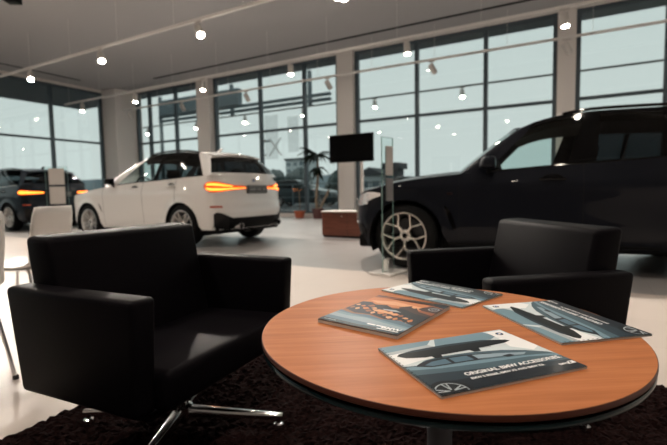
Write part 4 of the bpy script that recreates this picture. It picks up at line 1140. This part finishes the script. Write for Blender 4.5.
crown(t, (.02, 0, 2.08), 30, .68, .11, 3, -.1, .8, 1.2, bias=PI)
crown(t, (.04, 0, 1.65), 24, .48, .10, 5, -1.1, .2, 1.2)
crown(t, (.42, .03, .95), 8, .22, .05, 8, .1, 1.3, .8)
t = thing('potted_plant', 'small sparse plant in an orange terracotta pot by the window', 'plant', (-8.37, 12.6, 0))
pot(t, .14, .185, .25, M_TERRA)
b = MB(); b.tube([(0, 0, .2), (.02, 0, .5), (-.01, 0, .95)], .018, 8); b.build('trunk', M_TRUNK, t)
crown(t, (-.01, 0, .92), 12, .34, .05, 11, -.2, 1.3, 1.1); crown(t, (.01, 0, .5), 6, .25, .05, 12, .2, 1.2, 1.0)

# ------------------------------------------------------------------ daylight, camera
w = bpy.data.worlds.new('overcast'); SC.world = w; w.use_nodes = True; nt = w.node_tree
bg = nt.nodes['Background']; tc = nt.nodes.new('ShaderNodeTexCoord'); sx = nt.nodes.new('ShaderNodeSeparateXYZ'); cr = nt.nodes.new('ShaderNodeValToRGB')
nz = nt.nodes.new('ShaderNodeTexNoise'); nz.inputs['Scale'].default_value = 2.2; nz.inputs['Detail'].default_value = 3
mm = nt.nodes.new('ShaderNodeMath'); mm.operation = 'MULTIPLY_ADD'; mm.inputs[1].default_value = .25
nt.links.new(tc.outputs['Generated'], sx.inputs[0]); nt.links.new(tc.outputs['Generated'], nz.inputs['Vector']); nt.links.new(nz.outputs['Fac'], mm.inputs[0]); nt.links.new(sx.outputs['Z'], mm.inputs[2])
e = cr.color_ramp.elements; e[0].position = .05; e[0].color = (.68, .75, .73, 1); e[1].position = .9; e[1].color = (.60, .70, .69, 1)
k = e.new(.35); k.color = (.645, .725, .705, 1)
nt.links.new(mm.outputs[0], cr.inputs['Fac']); nt.links.new(cr.outputs['Color'], bg.inputs['Color']); bg.inputs['Strength'].default_value = WORLD
# soft daylight enters through the glazing: portals help sample it
for nm, loc, rot, sx_, sy_ in (('daylight_portal', (-4.7, YB+.28, 2.75), (-PI/2, 0, 0), 27.4, 5.3), ('daylight_portal', (XL-.3, 3.0, 2.75), (0, PI/2, 0), 5.2, 20.)):
    l = bpy.data.lights.new(nm, 'AREA'); l.shape = 'RECTANGLE'; l.size = sx_; l.size_y = sy_; l.cycles.is_portal = True
    o = bpy.data.objects.new(nm, l); COL.objects.link(o); o.location = loc
    o.rotation_euler = rot if nm else rot
    d = Vector((0, -1, 0)) if 'Y' and abs(rot[0]) > 0 else Vector((1, 0, 0))
    o.rotation_euler = d.to_track_quat('-Z', 'Z' if abs(rot[0]) > 0 else 'Z').to_euler()
    if abs(rot[0]) == 0: l.size, l.size_y = 20., 5.2
for o in bpy.data.objects:
    pass
M_LENS.node_tree.nodes['Principled BSDF'].inputs['Emission Strength'].default_value = LENS

cam = bpy.data.cameras.new('camera'); co = bpy.data.objects.new('camera', cam); COL.objects.link(co); SC.camera = co
cam.sensor_width = 36.; cam.lens = 36.*434.98/667; cam.clip_end = 1500; cam.clip_start = .02
Rm = ((0.873688, 0.48617, -0.017549), (0.01989, -0.071739, -0.997225), (-0.486079, 0.870915, -0.072347))
co.matrix_world = Matrix(((Rm[0][0], -Rm[1][0], -Rm[2][0], 0), (Rm[0][1], -Rm[1][1], -Rm[2][1], 0), (Rm[0][2], -Rm[1][2], -Rm[2][2], .92), (0, 0, 0, 1)))
cam.dof.use_dof = True; cam.dof.focus_distance = .97; cam.dof.aperture_fstop = 4.0
vs_ = SC.view_settings; vs_.view_transform = 'Standard'; vs_.look = 'None'; vs_.gamma = 1.; vs_.exposure = EXPO; vs_.use_curve_mapping = False
SC.cycles.max_bounces = 10; SC.cycles.transparent_max_bounces = 24; SC.cycles.caustics_reflective = False; SC.cycles.caustics_refractive = False
SC.cycles.sample_clamp_indirect = 10.; SC.cycles.use_denoising = True
